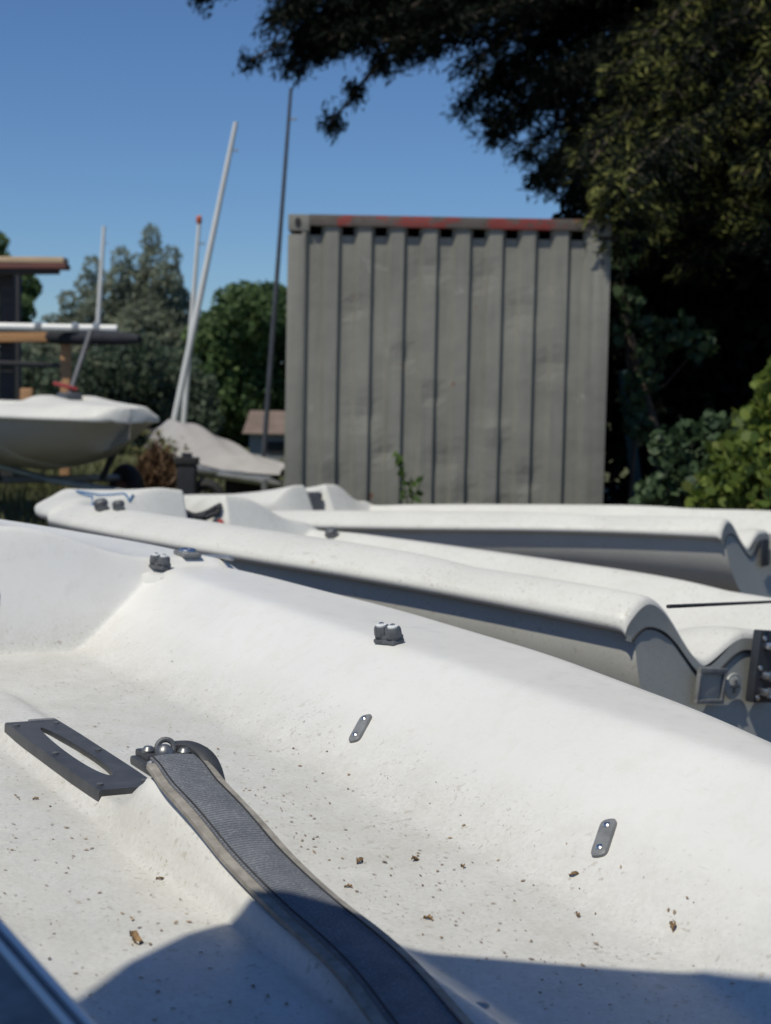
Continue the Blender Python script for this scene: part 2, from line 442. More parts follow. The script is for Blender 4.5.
    def section_hull(s, x):
        w = float(s.w(x)); lz = float(s.lipz(x)); L = s.L
        def wh(z): return max(float(s.w(min(L, x+1.35*max(0, x/L-.55)*(-z)*2.2)))-.05, 0.0)
        rise = 1-.72*max(0, (x/L-.62)/.38)**1.6
        P = [(w-.0005, lz-.006), (w-.004, lz-.016), (w-.014, lz-.022), (max(w-.05, 0), lz-.024)]
        P = [(max(a, 0), b) for a, b in P]
        for (q, d) in ((1.0, .05), (.975, .11), (.93, .17), (.86, .23), (.76, .285), (.62, .335), (.44, .37), (.23, .40), (0, .42)):
            z = lz-.024-d*rise
            P.append((q*wh(-d), z))
        return P
    def build(s, root, deckmat, hullmat, transmat, dx=.025, ny=80):
        X = s.stations(dx); vv = np.linspace(-1, 1, 2*ny+1)
        vv = np.sign(vv)*np.abs(vv)**.85
        W = s.w(X); Y = W[:, None]*vv[None, :]; Z = s.deckz(np.repeat(X[:, None], len(vv), 1), Y)
        n = len(vv); nx_ = len(X)
        lip = 4; verts = []; cols = n+2*lip
        for i, x in enumerate(X):
            P = s.section_hull(x)[:lip]
            verts += [(x, -a, b) for a, b in P[::-1]]
            verts += [(x, Y[i, j], Z[i, j]) for j in range(n)]
            verts += [(x, a, b) for a, b in P]
        faces = [(i*cols+j, (i+1)*cols+j, (i+1)*cols+j+1, i*cols+j+1) for i in range(nx_-1) for j in range(cols-1)]
        mesh_obj('deck', verts, faces, deckmat, root)
        Xh = X[::2] if len(X) % 2 else np.append(X[::2], X[-1])
        hv = []; 
        for x in Xh:
            P = s.section_hull(x); P0z = P[0][1]; P = P[lip-1:]
            tx = lambda b: x-(.15*max(0, P0z-b)+.0015 if x < .003 else 0)
            q = [(tx(b), -a, b) for a, b in P] + [(tx(b), a, b) for a, b in P[-2::-1]]
            hv += q
        m = len(q)
        hf = [(i*m+j, i*m+j+1, (i+1)*m+j+1, (i+1)*m+j) for i in range(len(Xh)-1) for j in range(m-1)]
        mesh_obj('hull', hv, hf, hullmat, root)
        # transom panel
        P = s.section_hull(0.0); pa = np.array([p[0] for p in P])[::-1]; pb = np.array([p[1] for p in P])[::-1]
        w0 = float(s.w(0)); yy = np.linspace(-w0, w0, 121)
        top = s.deckz(np.zeros_like(yy), yy); bot = np.interp(np.abs(yy), pa, pb)
        tv = []; rows = 7
        for k in range(rows):
            f = k/(rows-1)
            tv += [(-.0015-.15*max(0, pb[-1]-(t*(1-f)+b_*f)), y, t*(1-f)+b_*f) for y, t, b_ in zip(yy, top, bot)]
        c = len(yy)
        tf = [(k*c+j, k*c+j+1, (k+1)*c+j+1, (k+1)*c+j) for k in range(rows-1) for j in range(c-1)]
        mesh_obj('transom', tv, tf, transmat, root)
        # moulding joint across the transom
        pts = []
        for y in np.linspace(-w0+.03, w0-.03, 90):
            z = float(s.deckz(0., y))-.038-.03*float(sstep((abs(y)-.36)/.2)); pts.append((-.003-.15*max(0, P[0][1]-z), y, z))
        MB().tube(pts, .0045, 6).build('moulding_joint', M['black'], root)
    def on(s, x, y):
        """frame on the deck surface: origin, matrix whose columns are along, across, normal"""
        e = .004; z = float(s.deckz(x, y))
        dx = (float(s.deckz(x+e, y))-float(s.deckz(x-e, y)))/(2*e); dy = (float(s.deckz(x, y+e))-float(s.deckz(x, y-e)))/(2*e)
        n = Vector((-dx, -dy, 1)).normalized(); a = Vector((1, 0, 0)); a = (a-n*a.dot(n)).normalized(); b = n.cross(a)
        return Vector((x, y, z)), Matrix((a, b, n)).transposed()

def place(root, origin, yaw, pitch=0, heel=0):
    """yaw: bow direction turned from -X (image left) towards +Y"""
    fx = Vector((-math.cos(yaw), math.sin(yaw), 0)); fy = Vector((-math.sin(yaw)*-1, math.cos(yaw), 0)); fz = Vector((0, 0, 1))
    fy = Vector((math.sin(yaw), math.cos(yaw), 0))
    fx, fz = fx*math.cos(pitch)+fz*math.sin(pitch), fz*math.cos(pitch)-fx*math.sin(pitch)
    fy, fz = fy*math.cos(heel)+fz*math.sin(heel), fz*math.cos(heel)-fy*math.sin(heel)
    # right handed: x = bow, y must be fz x fx
    y = fz.cross(fx)
    s = 1 if y.dot(fy) > 0 else -1
    root.matrix_world = Matrix(((fx.x, y.x, fz.x, origin[0]), (fx.y, y.y, fz.y, origin[1]), (fx.z, y.z, fz.z, origin[2]), (0, 0, 0, 1)))
    return s

def rot(M3, ang): return M3 @ Matrix.Rotation(ang, 3, 'Z')
def m4(o, M3): return Matrix.Translation(o) @ M3.to_4x4()

def cam_cleat(d, root, x, y, ang, flat=False):
    """two ribbed jaws on a base, white washers and screws on top"""
    o, M3 = d.on(x, y)
    if flat:
        M3 = Matrix.Identity(3); o.z += .006
        q = MB(); q.box(o+Vector((0, -.006, -.036)), (.12, .080, .054), rot(M3, ang), .020); q.build('cleat_pad', M['deck'], root)
    M3 = rot(M3, ang)
    base = MB(); base.box(o+M3@Vector((0, 0, .004)), (.056, .031, .009), M3, .0035)
    base.box(o+M3@Vector((0, .002, .011)), (.052, .028, .010), M3, .003)
    c = base.build('cam_cleat', M['darkplastic'], root)
    for sx in (-.0155, .0155):
        j = MB(); prof = [(.0150, .014), (.0155, .018), (.0148, .028), (.0135, .0315)]
        vs = []; n = 36
        for (r, z) in prof:
            for k in range(n):
                a = 2*math.pi*k/n; rr = r*(1+.07*(1 if k % 3 == 0 else 0)*(1 if math.cos(a)*sx < 0 else 0))
                vs.append(o+M3@Vector((sx+rr*math.cos(a), rr*math.sin(a)*1.05, z)))
        fs = [(i*n+k, i*n+(k+1) % n, (i+1)*n+(k+1) % n, (i+1)*n+k) for i in range(3) for k in range(n)] + [tuple(range(3*n, 4*n))]
        j.add(vs, fs); jo = j.build('jaw', M['darkplastic'], c, angle=25)
        MB().lathe([(.0105, .0316), (.0105, .0345), (.009, .0355)], m4(o+M3@Vector((sx, 0, 0)), M3), 20).build('washer', M['whitespar'], c)
        MB().lathe([(.0045, .0356), (.005, .0380), (.003, .0388)], m4(o+M3@Vector((sx, 0, 0)), M3), 12).build('screw', M['steel'], c)
    return c

def eye_plate(d, root, x, y, ang, L_=.071, W_=.0245):
    """flat rounded plate with two bright screw heads"""
    o, M3 = d.on(x, y); M3 = rot(M3, ang); b = MB(); n = 10
    out = []
    for (cx, a0) in ((L_/2-W_/2, -90), (-L_/2+W_/2, 90)):
        for k in range(n+1):
            a = R(a0+180*k/n); q = .72
            out.append((cx+W_/2*math.copysign(abs(math.cos(a))**q, math.cos(a)), W_/2*math.copysign(abs(math.sin(a))**q, math.sin(a))))
    m = len(out); vs = []
    for (k, z) in ((1.0, -.001), (1.0, .0045), (.93, .0062), (.80, .0066)):
        vs += [o+M3@Vector((p*k if abs(p) < 9 else p, q_*k, z)) for p, q_ in out]
    fs = [(i*m+k, i*m+(k+1) % m, (i+1)*m+(k+1) % m, (i+1)*m+k) for i in range(3) for k in range(m)] + [tuple(range(3*m, 4*m))]
    b.add(vs, fs); p = b.build('backing_plate', M['greyplastic'], root)
    for sx in (-.0215, .0215):
        MB().lathe([(.0052, .006), (.0052, .0078), (.0032, .0092)], m4(o+M3@Vector((sx, 0, 0)), M3), 14).build('screw', M['steel'], p)

def small_cleat(d, root, x, y, ang, s=1.0):
    o, M3 = d.on(x, y); M3 = rot(M3, ang); b = MB()
    b.box(o+M3@Vector((0, 0, .008*s)), (.075*s, .045*s, .018*s), M3, .005*s)
    b.lathe([(.03*s, .018*s), (.03*s, .036*s), (.02*s, .046*s)], m4(o, M3), 14)
    b.build('deck_fitting', M['darkplastic'], root)

# ---------------- the dinghy the camera stands over
WS1 = [.60, .66, .73, .81, .915, .99, 1.0, .95, .82, .64, .45, .27, .15, .0]
d1 = Dinghy(WS=WS1, xb=3.07, hump=.055); d1.hx = 1.545; d1.ye = .605; d1.wall = .255; d1.yc = -.028; d1.roll = (.11, .05)
b1 = empty('sailing_dinghy', label='white sailing dinghy in front with a dark padded strap along its leaf strewn cockpit', cat='dinghy')
fx1 = Vector((-.50872, .86074, .018)); fy1 = Vector((.86035, .50904, -.026))
o1 = Vector((.298, 1.302, .718)) - fy1*.04 - fx1*.5
place(b1, o1, 1.037, .018, -.026)
d1.build(b1, M['deck'], M['hull'], M['transom'], dx=.0125, ny=120)
DX, DY = .5, .04          # measured positions -> boat coordinates
cam_cleat(d1, b1, 2.64+DX, .555+DY, R(-18), True); cam_cleat(d1, b1, 1.534+DX, .575+DY, R(-14))
for (x, y) in ((1.335, .382), (.650, .378)): eye_plate(d1, b1, x+DX, y+DY+.025, R(58))
# fairlead ring on its pad and the slotted strip beside it
o, M3 = d1.on(2.70+DX, .655+DY)
q = MB(); q.box(o+M3@Vector((0, 0, .006)), (.075, .05, .012), M3, .005); fl_ = q.build('fairlead', M['greyplastic'], b1)
MB().torus(m4(o+M3@Vector((0, 0, .014)), M3), .017, .006).build('eye', M['steel'], fl_)
q = MB(); o, M3 = d1.on(2.78+DX, .74+DY); q.box(o+M3@Vector((0, 0, .004)), (.30, .018, .01), M3, .003); q.build('track_strip', M['alloy'], b1)

# slot plate on the centre spine
def surf(d, x, y, dz=0): return Vector((x, y, float(d.deckz(x, y))+dz))
px0, px1, hw = 1.215+DX, 1.70+DX, .051
ztop = max(float(d1.deckz(x, d1.yc)) for x in (px0+.15, px1-.1)) + .003
outer = []; inner = []; n = 40
for k in range(n):
    a = 2*math.pi*k/n; c, s_ = math.cos(a), math.sin(a)
    inner.append(((px0+px1)/2+.012+.175*c, .0165*s_*(1-.25*c)))
    cx = max(abs(c), abs(s_)); outer.append(((px0+px1)/2+(px1-px0)/2*max(-1, min(1, 1.25*c/max(.0001, max(abs(c), abs(s_)*.55)))) if False else (px0+px1)/2+(px1-px0)/2*np.clip(c*3.2/max(abs(c)*3.2, abs(s_)), -1, 1), hw*np.clip(s_*1.0/max(abs(s_), abs(c)*3.2)*1.0, -1, 1) if True else 0))
vs = []; 
for (ring, z) in ((outer, -.012), (outer, .004), ([(p*1, q_*.96) for p, q_ in outer], .007), (inner, .007), (inner, -.055)):
    vs += [(p, q_, ztop+z) for p, q_ in ring]
fs = [(i*n+k, i*n+(k+1) % n, (i+1)*n+(k+1) % n, (i+1)*n+k) for i in range(4) for k in range(n)]
q = MB(); q.add(vs, fs); sp = q.build('slot_plate', M['blackplastic'], b1)
q = MB(); q.add([(p, q_, ztop+.0035) for p, q_ in [((px0+px1)/2+.012+.155*math.cos(2*math.pi*k/n), -.006+.0095*math.sin(2*math.pi*k/n)) for k in range(n)]], [tuple(range(n))])
q.build('slot_lining', M['deck2'], sp)
for (x, y) in ((px0+.03, .036), (px0+.03, -.036), (px1-.03, .036), (px1-.03, -.036), (px0+.24, .037), (px0+.24, -.037)):
    MB().lathe([(.0055, .006), (.0055, .009), (.003, .010)], Matrix.Translation((x, y, ztop)), 12).build('screw', M['darkplastic'], sp)
q = MB(); q.box((px1+.006, .022, ztop+.004), (.014, .050, .008), None, .003); q.build('end_bracket', M['greyplastic'], b1)

def spline(P, n):
    P = [Vector(p) for p in P]; out = []
    for i in range(len(P)-1):
        p0, p1, p2, p3 = P[max(i-1, 0)], P[i], P[i+1], P[min(i+2, len(P)-1)]
        for k in range(n):
            t = k/n; out.append(.5*((2*p1)+(p2-p0)*t+(2*p0-5*p1+4*p2-p3)*t*t+(3*p1-p0-3*p2+p3)*t**3))
    out.append(P[-1]); return out
def ribbon(path, halfw, thick, crown, m=11, wob=0):
    vs = []; fs = []; rows = []
    for i, p in enumerate(path):
        t = (path[min(i+1, len(path)-1)]-path[max(i-1, 0)]).normalized(); sd = Vector((0, 0, 1)).cross(t).normalized(); nn = t.cross(sd)
        hwv = halfw(i/(len(path)-1)) if callable(halfw) else halfw
        ring = []
        for k in range(m):
            u = -1+2*k/(m-1); ring.append(p+sd*(u*hwv)+nn*(crown*(1-u*u)+thick+wob*math.sin(i*.35+u*2)))
        for k in range(m-1, -1, -1):
            u = -1+2*k/(m-1); ring.append(p+sd*(u*hwv)+nn*(crown*(1-u*u)))
        rows.append(ring)
    c = 2*m
    for ring in rows: vs += ring
    for i in range(len(rows)-1):
        for k in range(c): fs.append((i*c+k, i*c+(k+1) % c, (i+1)*c+(k+1) % c, (i+1)*c+k))
    fs += [tuple(range(c)), tuple(range((len(rows)-1)*c, len(rows)*c))[::-1]]
    return vs, fs
def ARM(path): return ribbon(spline(path, 6), lambda t: .0105+.003*math.sin(3*t), .009, .004, m=7)
# mainsheet block base on the hump
hx_ = d1.hx; zt = float(d1.deckz(hx_, d1.yc))
q = MB(); q.box((hx_+.035, 0, zt+.007), (.085, .078, .014), None, .005); q.box((hx_+.055, 0, zt+.017), (.05, .06, .012), None, .004)
mb = q.build('swivel_base', M['blackplastic'], b1)
q = MB(); q.torus(Matrix.Translation((hx_+.050, .006, zt+.027)) @ Matrix.Rotation(R(22), 4, 'Z') @ Matrix.Rotation(R(-66), 4, 'Y'), .0125, .0042); q.build('ring', M['darkplastic'], mb)
q = MB(); q.lathe([(.014, 0), (.014, .010), (.010, .016), (.006, .019)], Matrix.Translation((hx_+.03, -.004, zt+.018)), 16)
q.lathe([(.009, 0), (.010, .006), (.006, .011)], Matrix.Translation((hx_+.052, -.020, zt+.020)), 14)
q.lathe([(.009, 0), (.010, .006), (.006, .011)], Matrix.Translation((hx_+.028, .026, zt+.020)), 14)
q.build('swivel_post', M['gunmetal'], mb)
for (x, y) in ((hx_+.015, -.03), (hx_+.008, .0), (hx_+.015, .03)):
    MB().lathe([(.006, 0), (.006, .003), (.003, .005)], Matrix.Translation((x, y, zt+.0142)), 10).build('screw', M['alloy'], mb)
# curved cleat arm beside the strap
q = MB(); path = [(hx_+.055, .020, zt+.022), (hx_+.040, .040, zt+.024), (hx_+.015, .050, zt+.018), (hx_-.008, .054, zt+.004), (hx_-.028, .055, zt-.016)]
q.add(*ARM(path))
q.build('cleat_arm', M['blackplastic'], mb)

# padded strap: webbing on a wider sleeve, falling from the hump to the sole
ctrl = [(hx_+.012, 0.0, zt+.016), (hx_-.03, -.002, zt+.012), (hx_-.12, -.008, zt-.006), (hx_-.25, -.004, zt-.036), (hx_-.42, .003, zt-.068), (hx_-.60, -.012, zt-.080), (hx_-.80, -.052, zt-.088), (hx_-1.0, -.082, zt-.09), (hx_-1.22, -.12, zt-.07), (hx_-1.40, -.10, zt-.02)]
sp_ = spline(ctrl, 12)
for p in sp_[14:]: p.z = max(p.z, max(float(d1.deckz(p.x, p.y+e+d1.yc)) for e in (-.05, -.025, 0, .025, .05))+.004)
for _ in range(6):
    zz = [p.z for p in sp_]
    for i in range(13, len(sp_)-1): sp_[i].z = max(zz[i], (zz[i-1]+zz[i+1])/2)
q = MB(); q.add(*ribbon(sp_[8:], lambda t: .046+.006*t, .006, .004, wob=.0006)); stp = q.build('strap_sleeve', M['pad'], b1)
q = MB(); q.add(*ribbon([p+Vector((0, 0, .0075)) for p in sp_[2:]], lambda t: .0345+.003*t, .0028, .003, wob=.0004)); q.build('webbing', M['webbing'], stp)
# stitched lines along both webbing edges
for sgn in (-1, 1):
    q = MB()
    pts = []
    for i, p in enumerate(sp_[3:-2]):
        j = i+3; t = (sp_[j+1]-sp_[j-1]).normalized(); sd = Vector((0, 0, 1)).cross(t).normalized(); pts.append(p+sd*sgn*.0315+Vector((0, 0, .0122)))
    q.tube(pts, .0011, 5); q.build('stitching', M['black'], stp)
MB().lathe([(.0085, 0), (.0085, .002), (.005, .0035)], Matrix.Translation(surf(d1, .343+DX, .035, .0)), 14).build('screw', M['alloy'], b1)
for ob in b1.children:
    if ob.name.split('.')[0] in ('slot_plate', 'end_bracket', 'swivel_base', 'strap_sleeve'): ob.location.y = -d1.yc
q = MB(); q.box((1.25, -.575, .004), (1.9, .14, .016), None, .005); sb = q.build('side_panel', M['greyplastic'], b1)  # grey strip added to stand for the near side deck in shade
for y_ in (-.512, -.526):
    q = MB(); q.tube([(.32, y_, .013), (1.25, y_, .014), (2.18, y_, .013)], .0035, 6); q.build('added_rim_line', M['whitespar'], sb)  # pale tubes added for the light lines of the deck rim
# purple cord end near the bulkhead
q = MB(); c0 = Vector((2.60+DX, .135, -.06))
q.tube([c0+Vector((.02*math.sin(5*t), .05*t-.03, .045*math.cos(4*t)-.02)) for t in np.linspace(0, 1.6, 20)], .010, 8)
q.build('cord_end', M['purplerope'], b1)

# dry leaves and grit lying in the cockpit
lv = [(.692, -.261), (.84, .218), (.625, .105), (.86, .139), (.641, .346), (.436, .343), (.771, .071), (.561, .293), (.892, -.148), (.788, .264), (1.321, -.18)]
F1 = b1.matrix_world
def leaf_geom(sz, seed):
    rr = random.Random(seed); m = 5; vs = []; fs = []
    for i in range(m+1):
        t = i/m; wd = sz*rr.uniform(.16, .36)*math.sin(math.pi*min(1, t*.93+.05))
        for k in (-1, 0, 1): vs.append(((t-.5)*sz, k*wd+.1*sz*math.sin(t*4+seed), .16*sz*abs(k)*(.3+1.6*rr.random())+.16*sz*math.sin(t*5.1+seed)*rr.uniform(.2, 1.3)))
    for i in range(m):
        for k in range(2): fs.append((i*3+k, i*3+k+1, (i+1)*3+k+1, (i+1)*3+k))
    return vs, fs
leafp = None
for i, (x, y) in enumerate(lv):
    x += DX; y += DY; sz = .8*(.032, .022, .018, .022, .018, .024, .014, .016, .014, .016, .012)[i]
    if leafp is None or i < 3:
        vs, fs = leaf_geom(1., i+3); lo = mesh_obj('dry_leaf', vs, fs, M['leafdry']); leafp = lo
    else:
        lo = leafp.copy(); COL.objects.link(lo)
    tag(lo, 'small curled brown dry leaf lying on the white cockpit floor', 'leaf', 'dry leaves in the front cockpit')
    o, M3 = d1.on(x, -y); lo.matrix_world = F1 @ m4(o+Vector((0, 0, .001)), rot(M3, i*1.7)) @ Matrix.Scale(sz, 4)
if True:
    V = []; Fc = []
    for i in range(1500):
        if i < 640: x = rng.uniform(.6, 3.0); y = min(.42, rng.normal(.25, .09)) if i % 2 else rng.uniform(.09, .36)
        else: x = rng.uniform(.6, 2.9); y = rng.uniform(-.45, -.11)
        big = i >= 1100
        if (x < 1.6 and i % 3 == 0) or big: x = rng.uniform(.62, 2.1); y = min(.42, .10+abs(rng.normal(0, .15)))
        if big and i % 2: x = rng.uniform(.7, 2.6); y = rng.uniform(-.42, -.12)
        o, M3 = d1.on(x, -y); s_ = float(rng.choice([.0013, .0019, .003, .0055], p=[.58, .31, .095, .015]))
        if big: s_ = float(rng.uniform(.0015, .0048))
        a = rng.uniform(0, 6.28); M_ = rot(M3, a); b0 = len(V)
        for (p, q_) in ((-1, -.4), (.2, -.6), (1, .1), (-.1, .5)): V.append(o+M_@Vector((p*s_, q_*s_*rng.uniform(.6, 1.2), .0012+s_*.25*rng.random())))
        Fc.append((b0, b0+1, b0+2, b0+3))
    lit = mesh_obj('leaf_crumbs', V, Fc, simple('leaf_crumb', (.27, .20, .13), .9, var=.7, scale=25), None, False)
    lit.matrix_world = F1; tag(lit, kind='stuff', label='brown leaf crumbs and grit scattered over the white cockpit floor', cat='litter')
# timber chocks under the front boat
for i, x in enumerate((1.0, 3.0)):
    c = F1 @ Vector((x, 0, -.46)); zb = gz(c.x, c.y)-.02
    q = MB(); hgt = c.z-zb; q.box((0, 0, hgt/2), (.12, .5, hgt), None, .008)
    o = q.build('timber_chock', M['woodgrey']); o.location = (c.x, c.y, zb); o.rotation_euler = (0, 0, -1.037)
    tag(o, ('grey timber block under the stern half of the front dinghy', 'grey timber block under the bow half of the front dinghy')[i], 'block', 'chocks under the front dinghy')

# ---------------- second dinghy
def boat_pt(bo, x_, y_, zl):
    mi = bo.matrix_world.inverted(); a_ = mi @ Vector((0, 0, H)); d_ = (mi @ Vector(px(x_, y_, 5.0)))-a_; v_ = a_+d_*((zl-a_.z)/d_.z); return (v_.x, -v_.y, v_.z)
def deck_pt(bo, d, x_, y_):
    mi = bo.matrix_world.inverted(); a_ = mi @ Vector((0, 0, H)); d_ = (mi @ Vector(px(x_, y_, 5.0)))-a_
    for t in np.linspace(.6, 2.4, 1800):
        p = a_+d_*float(t)
        if 0 < p.x < d.L and abs(p.y) < float(d.w(p.x)) and p.z < float(d.deckz(p.x, p.y)): break
    return (p.x, -p.y, p.z)
d2 = Dinghy(xb=2.84, L=3.90, B=.955, spine=False, hump=.055); d2.sheer = .0
b2 = empty('sailing_dinghy', label='white dinghy with its scooped stern, toned grey for shade, showing at the right, right behind the front boat', cat='dinghy')
place(b2, (1.155, 4.70, .612), .832, .012, -.125)
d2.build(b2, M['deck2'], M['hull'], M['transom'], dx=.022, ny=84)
# transom fittings
q = MB(); q.box((-.012, -.265, -.235), (.014, .135, .018), None, .003); q.box((-.012, -.265, -.325), (.014, .135, .014), None, .003)
q.box((-.012, -.326, -.28), (.014, .012, .09), None, .003); q.box((-.012, -.204, -.28), (.014, .012, .09), None, .003)
fr = q.build('flap_frame', M['greyplastic'], b2)
q = MB(); q.box((-.006, -.265, -.28), (.006, .112, .085), None, .002); q.build('flap', M['transom'], fr)
Mx = Matrix.Translation((-.003, -.14, -.28)) @ Matrix.Rotation(R(-90), 4, 'Y')
q = MB(); q.torus(Mx, .036, .005, 24); q.lathe([(.033, 0), (.033, .004), (.03, .006)], Mx, 24); bgo = q.build('drain_bung', M['transom'], b2)
q = MB(); q.box((-.012, -.14, -.28), (.006, .04, .008)); q.box((-.0118, -.14, -.28), (.006, .008, .04)); q.build('bung_cross', M['darkplastic'], bgo)
q = MB(); q.box((-.015, 0, -.215), (.03, .13, .22), None, .006); gd = q.build('rudder_plate', M['darkmetal'], b2)
for z in (-.15, -.24, -.29):
    q = MB(); q.box((-.040, -.02, z), (.03, .05, .022), None, .004); q.lathe([(.013, 0), (.013, .03)], Matrix.Translation((-.055, -.015, z-.015)), 12); q.build('gudgeon', M['steel'], gd)
for (y, z) in ((-.045, -.13), (.045, -.13), (-.045, -.31), (.045, -.31), (-.05, -.22)):
    MB().lathe([(.009, 0), (.009, .004), (.005, .007)], Matrix.Translation((-.030, y, z)) @ Matrix.Rotation(R(-90), 4, 'Y'), 10).build('bolt', M['steel'], gd)
# cord across the stern
c0, c1 = Vector(boat_pt(b2, 668, 606.5, -.02)), Vector(boat_pt(b2, 800, 600.5, -.02))
lim = min([1.0]+[(b_-a_)/(e_-a_) for a_, e_, b_ in ((c0.y, c1.y, .60), (c0.x, c1.x, .02)) if (e_-b_)*(a_-b_) < 0])
print('cord', c0, c1, lim)
q = MB(); q.tube([c0, c0+(c1-c0)*lim], .0045, 8)
cr = q.build('traveller_cord', M['darkrope'], b2)
def cord(name, bt, pts, r, mat, label):
    pp = []
    for a_, b_ in zip(pts[:-1], pts[1:]):
        for k in range(14): f = k/14; x_, y_ = a_[0]*(1-f)+b_[0]*f, a_[1]*(1-f)+b_[1]*f; pp.append(fz2(x_, y_, .009))
    pts = pp+[pts[-1]]
    q = MB(); q.tube([(p[0], -p[1], p[2]) for p in pts], r, 8); o = q.build(name, mat); o.matrix_world = bt.matrix_world.copy(); return tag(o, label, 'cord')
fz2 = lambda x, y, dz=.01: (x, y, float(d2.deckz(x, y))+dz)
for (x_, y_, s_) in ((102, 507, .95), (119, 507, .8)):
    p_ = deck_pt(b2, d2, x_, y_+3); small_cleat(d2, b2, p_[0], p_[1], .3, s_)
cord('blue_cord', b2, [deck_pt(b2, d2, x_, y_) for x_, y_ in ((101, 506), (76, 493), (100, 497), (129, 503), (133, 497))], .0038, M['bluerope'], 'blue cord looped over the bow of the second dinghy')

# ---------------- third dinghy
d3 = Dinghy(xb=3.05, L=4.3, B=.92, spine=False, hump=.10)
b3 = empty('sailing_dinghy', label='white dinghy furthest back of the three, lying right in front of the grey container', cat='dinghy')
place(b3, (2.12, 8.62, .605), .60, -.054, -.02)
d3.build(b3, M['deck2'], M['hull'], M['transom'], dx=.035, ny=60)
q = MB(); q.box((-.012, -.10, -.24), (.014, .10, .15), None, .004); q.build('flap_frame', M['darkmetal'], b3)
q = MB(); q.box((-.02, .02, -.22), (.03, .07, .17), None, .006); q.build('rudder_plate', M['transom'], b3)
small_cleat(d2, b2, 2.75, .62, .1, .9)
q = MB(); q.box((3.22, 0, .02), (.16, .15, .16), None, .02); q.build('mast_foot', M['darkplastic'], b3)

# ---------------- fourth dinghy on a launching trolley
d4 = Dinghy(xb=3.0, L=4.2, B=.85, spine=False, hump=.05); d4.sheer = .02
b4 = empty('sailing_dinghy', label='white dinghy raised on a launching trolley at the left edge, bow pointing right', cat='dinghy')
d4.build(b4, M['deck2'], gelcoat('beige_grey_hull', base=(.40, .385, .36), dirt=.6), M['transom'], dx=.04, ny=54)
q = MB(); q.box((3.16, 0, .06), (.20, .14, .12), None, .02); q.build('mast_foot', M['darkplastic'], b4)
BOW4 = Vector((-1.905, 11.4, 1.025)); h4 = R(53)                         # heading: right and towards the camera
dirb = Vector((math.cos(h4), -math.sin(h4), -.02)).normalized()
yb = Vector((0, 0, 1)).cross(dirb).normalized(); zb_ = dirb.cross(yb); oo = BOW4-dirb*4.2
b4.matrix_world = Matrix(((dirb.x, yb.x, zb_.x, oo.x), (dirb.y, yb.y, zb_.y, oo.y), (dirb.z, yb.z, zb_.z, oo.z), (0, 0, 0, 1)))
F4 = b4.matrix_world
t4 = empty('launching_trolley', (0, 0, 0), 'dark launching trolley with wheels carrying the left dinghy', 'trolley')
q = MB()
def W4(x, y, z): return F4 @ Vector((x, y, z))
ax = [W4(2.5, -.80, -.62), W4(2.5, .80, -.62)]
q.tube(ax, .03, 10); q.tube([W4(1.0, 0, -.52), W4(2.85, 0, -.60), W4(4.2, 0, -.60)], .03, 10)
q.build('frame', M['galv'], t4)
for sy in (-1, 1):
    q = MB(); q.tube([W4(2.85, sy*.45, -.6), W4(2.92, sy*.56, -.3), W4(2.98, sy*.735, -.14)], .028, 8)
    q.box(W4(2.98, sy*.745, -.115), (.30, .05, .07), F4.to_3x3(), .015); q.build('cradle_arm', M['darkmetal'], t4)
for sy in (-1, 1):
    c = W4(2.5, sy*.86, -.62); c.z = gz(c.x, c.y)+.26; Mw = Matrix.Translation(c) @ Matrix((dirb, Vector((0, 0, 1)), yb)).transposed().to_4x4()
    q = MB(); q.torus(Mw, .185, .075, 28, 12); wo_ = q.build('wheel', M['black'], t4)
    q = MB(); q.lathe([(.125, -.05), (.135, -.03), (.06, -.02), (.05, .02), (.135, .03), (.125, .05)], Mw, 24); q.build('rim', M['woodred'], wo_)

# ------------------------------------------------------------------ shipping container
CY0 = 11.70; X0 = -.735; CW = 2.438; CH = 2.591; CL = 6.06
ct = empty('shipping_container', (X0+CW/2-.045, CY0, GZ-.115), 'olive grey corrugated shipping container with a chipped red top rail', 'container')
ct.rotation_euler = (0, 0, R(-.6))
def cbox(name, c, d, mat, bev=.006, parent=ct):
    q = MB(); q.box(c, d, None, bev); return q.build(name, mat, parent)
hwid = CW/2
# corrugated end panel: outer flats flush with the frame, recesses 45 mm deep
xL, xR = -hwid+.135, hwid-.115; per = .2475; dep = .042
prof = [(xL-.03, .0)]
x = xL
while x < xR-.05:
    prof += [(x, .0), (x+.026, dep), (x+.116, dep), (x+.150, .002), (x+per-.03, .0)]
    x += per
prof = [(min(a, xR), b_) for a, b_ in prof] + [(xR+.02, .0)]
prof = [p for i, p in enumerate(prof) if i == 0 or p[0] > prof[i-1][0]+1e-4]
zs = np.append(np.linspace(.16, CH-.150, 33), CH-.085); vs = []
dents = [(a_, b_, c_, d_*1.5) for a_, b_, c_, d_ in [(-.62, 1.1, .11, .012), (-.32, 1.55, .08, .010), (.02, .75, .13, .014), (.36, 1.0, .09, -.010), (.28, 2.15, .10, .012), (-.85, .55, .14, .014), (.62, .62, .09, .012), (.55, 1.9, .12, .01), (-.15, 2.2, .1, .012), (.15, .45, .12, .014), (-.45, .8, .07, .012), (.8, 1.5, .1, .012), (-.7, 1.9, .08, .01), (.45, .4, .09, .012), (-.1, 1.25, .07, .01)]]
for z in zs:
    for (a, b_) in prof:
        dd = sum(k*math.exp(-((a-u)**2+(z-v)**2)/(r_*r_)) for u, v, r_, k in dents)
        vs.append((a, b_+.006+dd, z))
